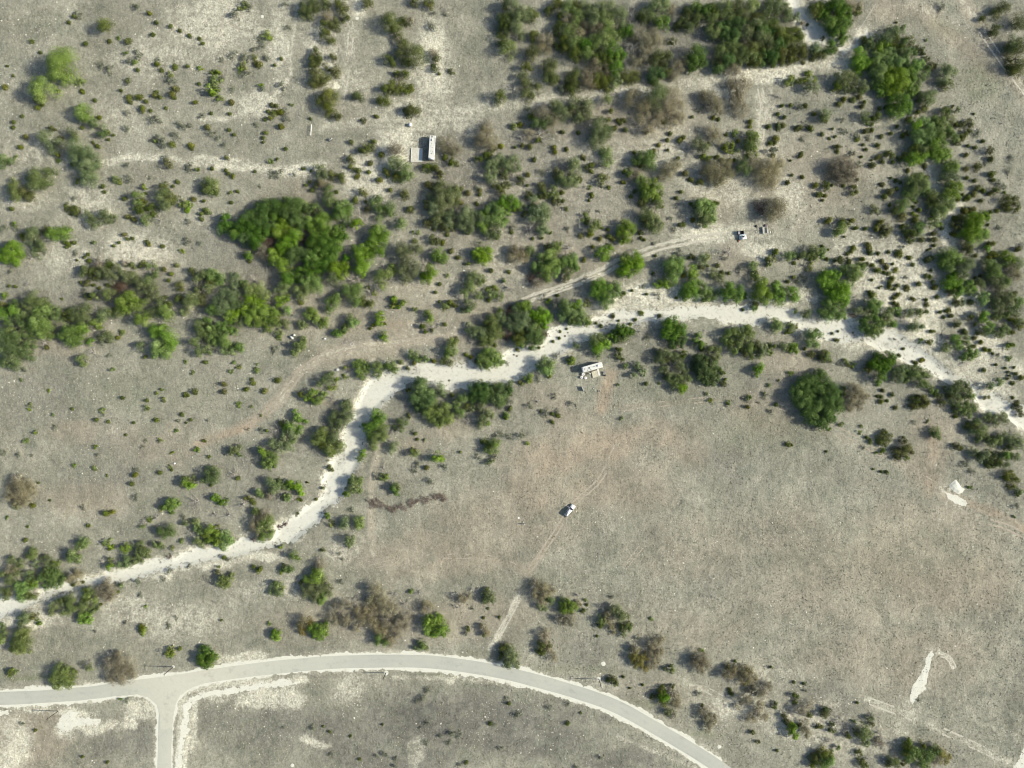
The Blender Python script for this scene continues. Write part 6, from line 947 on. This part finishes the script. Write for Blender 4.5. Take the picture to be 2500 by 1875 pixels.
fence([(2359, 59), (2384, 102), (2410, 140), (2436, 188), (2462, 230), (2500, 290), (2530, 340)], 'long straight wire fence beside the pale track, upper right'); fence([(2136, 12), (2105, 60), (2072, 112), (2064, 122)], 'short wire fence running down to the gravel crossing, upper right')
# ---- the brown brush row: twigs and dead sprays heaped in a line
G = np.random.default_rng(88); Q, N, T_, S_, Vs, Fs, b = [], [], [], [], [], [], 0
P = [(900, 1225), (930, 1236), (962, 1240), (1000, 1230), (1040, 1222), (1070, 1216), (1085, 1214)]; c0 = at(990, 1230)
for (a, b_), (c_, d_) in zip(P[:-1], P[1:]):
    for i in range(9):
        x, y = W(a + (c_ - a) * i / 9 + G.normal() * 3, b_ + (d_ - b_) * i / 9 + G.normal() * 5); rr = G.uniform(.5, 1.7)
        q_, n_, t_, s_ = leaves(None, G, 'R', rr); q_[:, :2] += [x - c0[0], y - c0[1]]; Q.append(q_); N.append(n_); T_.append(t_); S_.append(s_ * .7)
        V, F = twigs(rr * 1.1, G, 3, .3, .1, .025); Vs.append(V + [x - c0[0], y - c0[1], .1]); Fs.append(F + b); b += len(V)
V, F = quads(np.concatenate(Q), np.concatenate(N), np.concatenate(S_), G)
r = empty('brush_row', c0); tag(r, 'long low row of cut reddish brown brush lying across the field', 'brush pile')
ob('dead_foliage', mesh('dead_foliage', V, F, leafmat('cut_brush', (.10, .065, .045), (.22, .15, .11), (.34, .26, .20), .01, 0), {'t': np.repeat(np.concatenate(T_), 4)}), r); ob('sticks', mesh('sticks', np.concatenate(Vs), np.concatenate(Fs), DEADW), r)
# ---- fallen bare trees and stick heaps lying on the ground
for px, py, rr, lab in ((477, 1225, 3.4, 'spread grey skeleton of a fallen tree beside the lone oak, lower left'), (1779, 616, 2.3, 'round nest of pale sticks below the old truck'), (886, 540, 3.0, 'fan of bleached fallen branches right of the centre left thicket'), (574, 1160, 1.6, 'small pale dead branch heap in the lower left meadow'), (1722, 808, 2.0, 'pale fallen branch just below the creek, right of the round oak'), (2425, 710, 3.0, 'thin pale fallen branches right of the seedling field'), (1295, 555, 2.4, 'white bare fallen crown under the oak at upper centre')):
    V, F = twigs(rr, np.random.default_rng(int(px)), 9, .12, .1, .05); tag(ob('fallen_branches', mesh('fallen_branches', V, F, DEADW), None, at(px, py)), lab, 'branches', 'fallen bare branches')
# ---- dark boulders in the creek bed
G = random.Random(4)
for i, (px, py) in enumerate([(1255, 866), (1268, 858), (1262, 869), (1369, 808), (1387, 812), (1380, 820), (1350, 833), (1366, 825), (1097, 929), (1456, 789), (1467, 794), (1551, 779), (1567, 764), (1512, 781), (2198, 868), (2210, 851), (2259, 880), (2241, 887), (2085, 812), (2117, 811)]):
    w_ = ['upper', 'middle', 'lower'][0]
    near = min([('the overhanging creekside oak', 1200, 870), ('the round dark creekside oak', 1640, 800), ('the twin boulders bend', 1375, 818), ('the right hand creek fork', 2230, 870), ('the right hand oak pair', 2110, 790), ('the middle narrows', 1480, 790)], key=lambda q: math.hypot(q[1] - px, q[2] - py))
    lump(px, py, G.uniform(.35, .6), 'dark weedy rock on the creek bed near the ' + near[0][4:] , plain('creek_weed', (.2, .19, .14), .95, 0, .4, 6), 'rock', 'dark lumps on the creek bed near ' + near[0][4:], 'creek_rock')
# ---- the person
def person(px, py, heading):
    c = at(px, py, .9); r = empty('person', c, heading); tag(r, 'person in a pale shirt standing in the open field holding a small controller', 'person')
    me = bpy.data.meshes.new('person_body'); V = []; E_ = []; RR = []
    def v(p, rad): V.append(p); RR.append(rad); return len(V) - 1
    def chain(i, L):
        for p, rad in L: j = v(p, rad); E_.append((i, j)); i = j
        return i
    pel = v((0, 0, .95), .15); chest = chain(pel, [((.0, 0, 1.12), .14), ((0, 0, 1.32), .17)]); nk = chain(chest, [((0, 0, 1.47), .07), ((.01, 0, 1.56), .06), ((.02, 0, 1.66), .105), ((.015, 0, 1.74), .085)])
    for sg in (-1, 1):
        chain(pel, [((0, sg * .1, .88), .1), ((.02, sg * .11, .5), .065), ((0, sg * .12, .1), .045), ((.1, sg * .13, .05), .045), ((.2, sg * .14, .04), .035)])
        wr = chain(chest, [((0, sg * .19, 1.4), .065), ((.03, sg * .24, 1.14), .045), ((.26, sg * .12, 1.1), .032), ((.33, sg * .085, 1.12), .03)])
        for k, (dy, l) in enumerate(((-.03, .07), (-.01, .085), (.01, .08), (.03, .06))): chain(wr, [((.37, sg * .085 + dy, 1.12), .009), ((.37 + l * .6, sg * .07 + dy, 1.10), .008)])
        chain(wr, [((.35, sg * .05, 1.15), .011), ((.385, sg * .04, 1.16), .009)])
    me.from_pydata(V, E_, []); o = ob('body', me, r); me.materials.append(plain('skin', (.45, .28, .2), .6))
    sk = o.modifiers.new('skin', 'SKIN'); sk.use_smooth_shade = True
    for i, q_ in enumerate(me.skin_vertices[0].data): q_.radius = (RR[i], RR[i] * (1.25 if i in (0, 1, 2) else 1)); q_.use_root = (i == 0)
    o.modifiers.new('sub', 'SUBSURF').levels = 1
    MB().cyl((0, 0, .93), (0, 0, 1.2), .19, .2, n=16, cap=False).cyl((0, 0, 1.2), (0, 0, 1.43), .215, .2, n=16, cap=False).cyl((0, 0, 1.43), (0, 0, 1.50), .2, .09, n=16, cap=False).cyl((0, .2, 1.41), (.03, .25, 1.2), .09, .075, n=12).cyl((0, -.2, 1.41), (.03, -.25, 1.2), .09, .075, n=12).build('shirt', white, r, smooth=True)
    jeans = plain('denim', (.07, .09, .14), .9)
    for sg in (-1, 1): MB().cyl((0, sg * .09, .96), (.02, sg * .11, .5), .135, .09, n=14).cyl((.02, sg * .11, .5), (0, sg * .12, .09), .09, .07, n=14).build('trouser_leg', jeans, r, smooth=True); MB().box((.06, sg * .13, .045), (.29, .11, .09)).build('shoe', greyp, r, bevel=.02)
    MB().cyl((.0, 0, 1.70), (.0, 0, 1.82), .125, .10, n=16).build('hair', plain('hair', (.08, .055, .035), .8), r, bevel=.02)
    MB().cyl((.0, 0, 1.745), (.0, 0, 1.76), .22, n=18).cyl((0, 0, 1.76), (0, 0, 1.86), .125, .1, n=18).build('sun_hat', offw, r)
    MB().box((.12, 0, 1.65), (.03, .03, .045)).build('nose', bpy.data.materials['skin'], r)
    for sg in (-1, 1): MB().cyl((.105, sg * .035, 1.68), (.118, sg * .035, 1.68), .012, n=8).build('eye', blackm, r); MB().box((.0, sg * .108, 1.665), (.03, .02, .05)).build('ear', bpy.data.materials['skin'], r)
    MB().box((.11, 0, 1.615), (.012, .045, .008)).build('mouth', rust, r)
    return r
p = person(1281, 1279.5, R(185)); cc = p.location
ctl = MB().box((0, 0, 0), (.1, .2, .04)).build('controller', blackm, None, (cc.x - .42, cc.y, cc.z + 1.11), .01); tag(ctl, 'small dark drone controller held in the hands of the standing person', 'controller')
o = MB().cyl((0, 0, 0), (0, 0, .03), .42, n=24).cyl((0, 0, .03), (0, 0, .035), .3, n=24).build('landing_pad', white, None, at(1266.5, 1264.5)); tag(o, 'round white landing pad on the grass above left of the standing person', 'landing pad')
tag(MB().box((0, 0, .17), (.38, .3, .34)).build('bag', offw, None, at(1278, 1274.3), .04), 'small pale bag on the grass touching the shadow side of the person', 'bag')
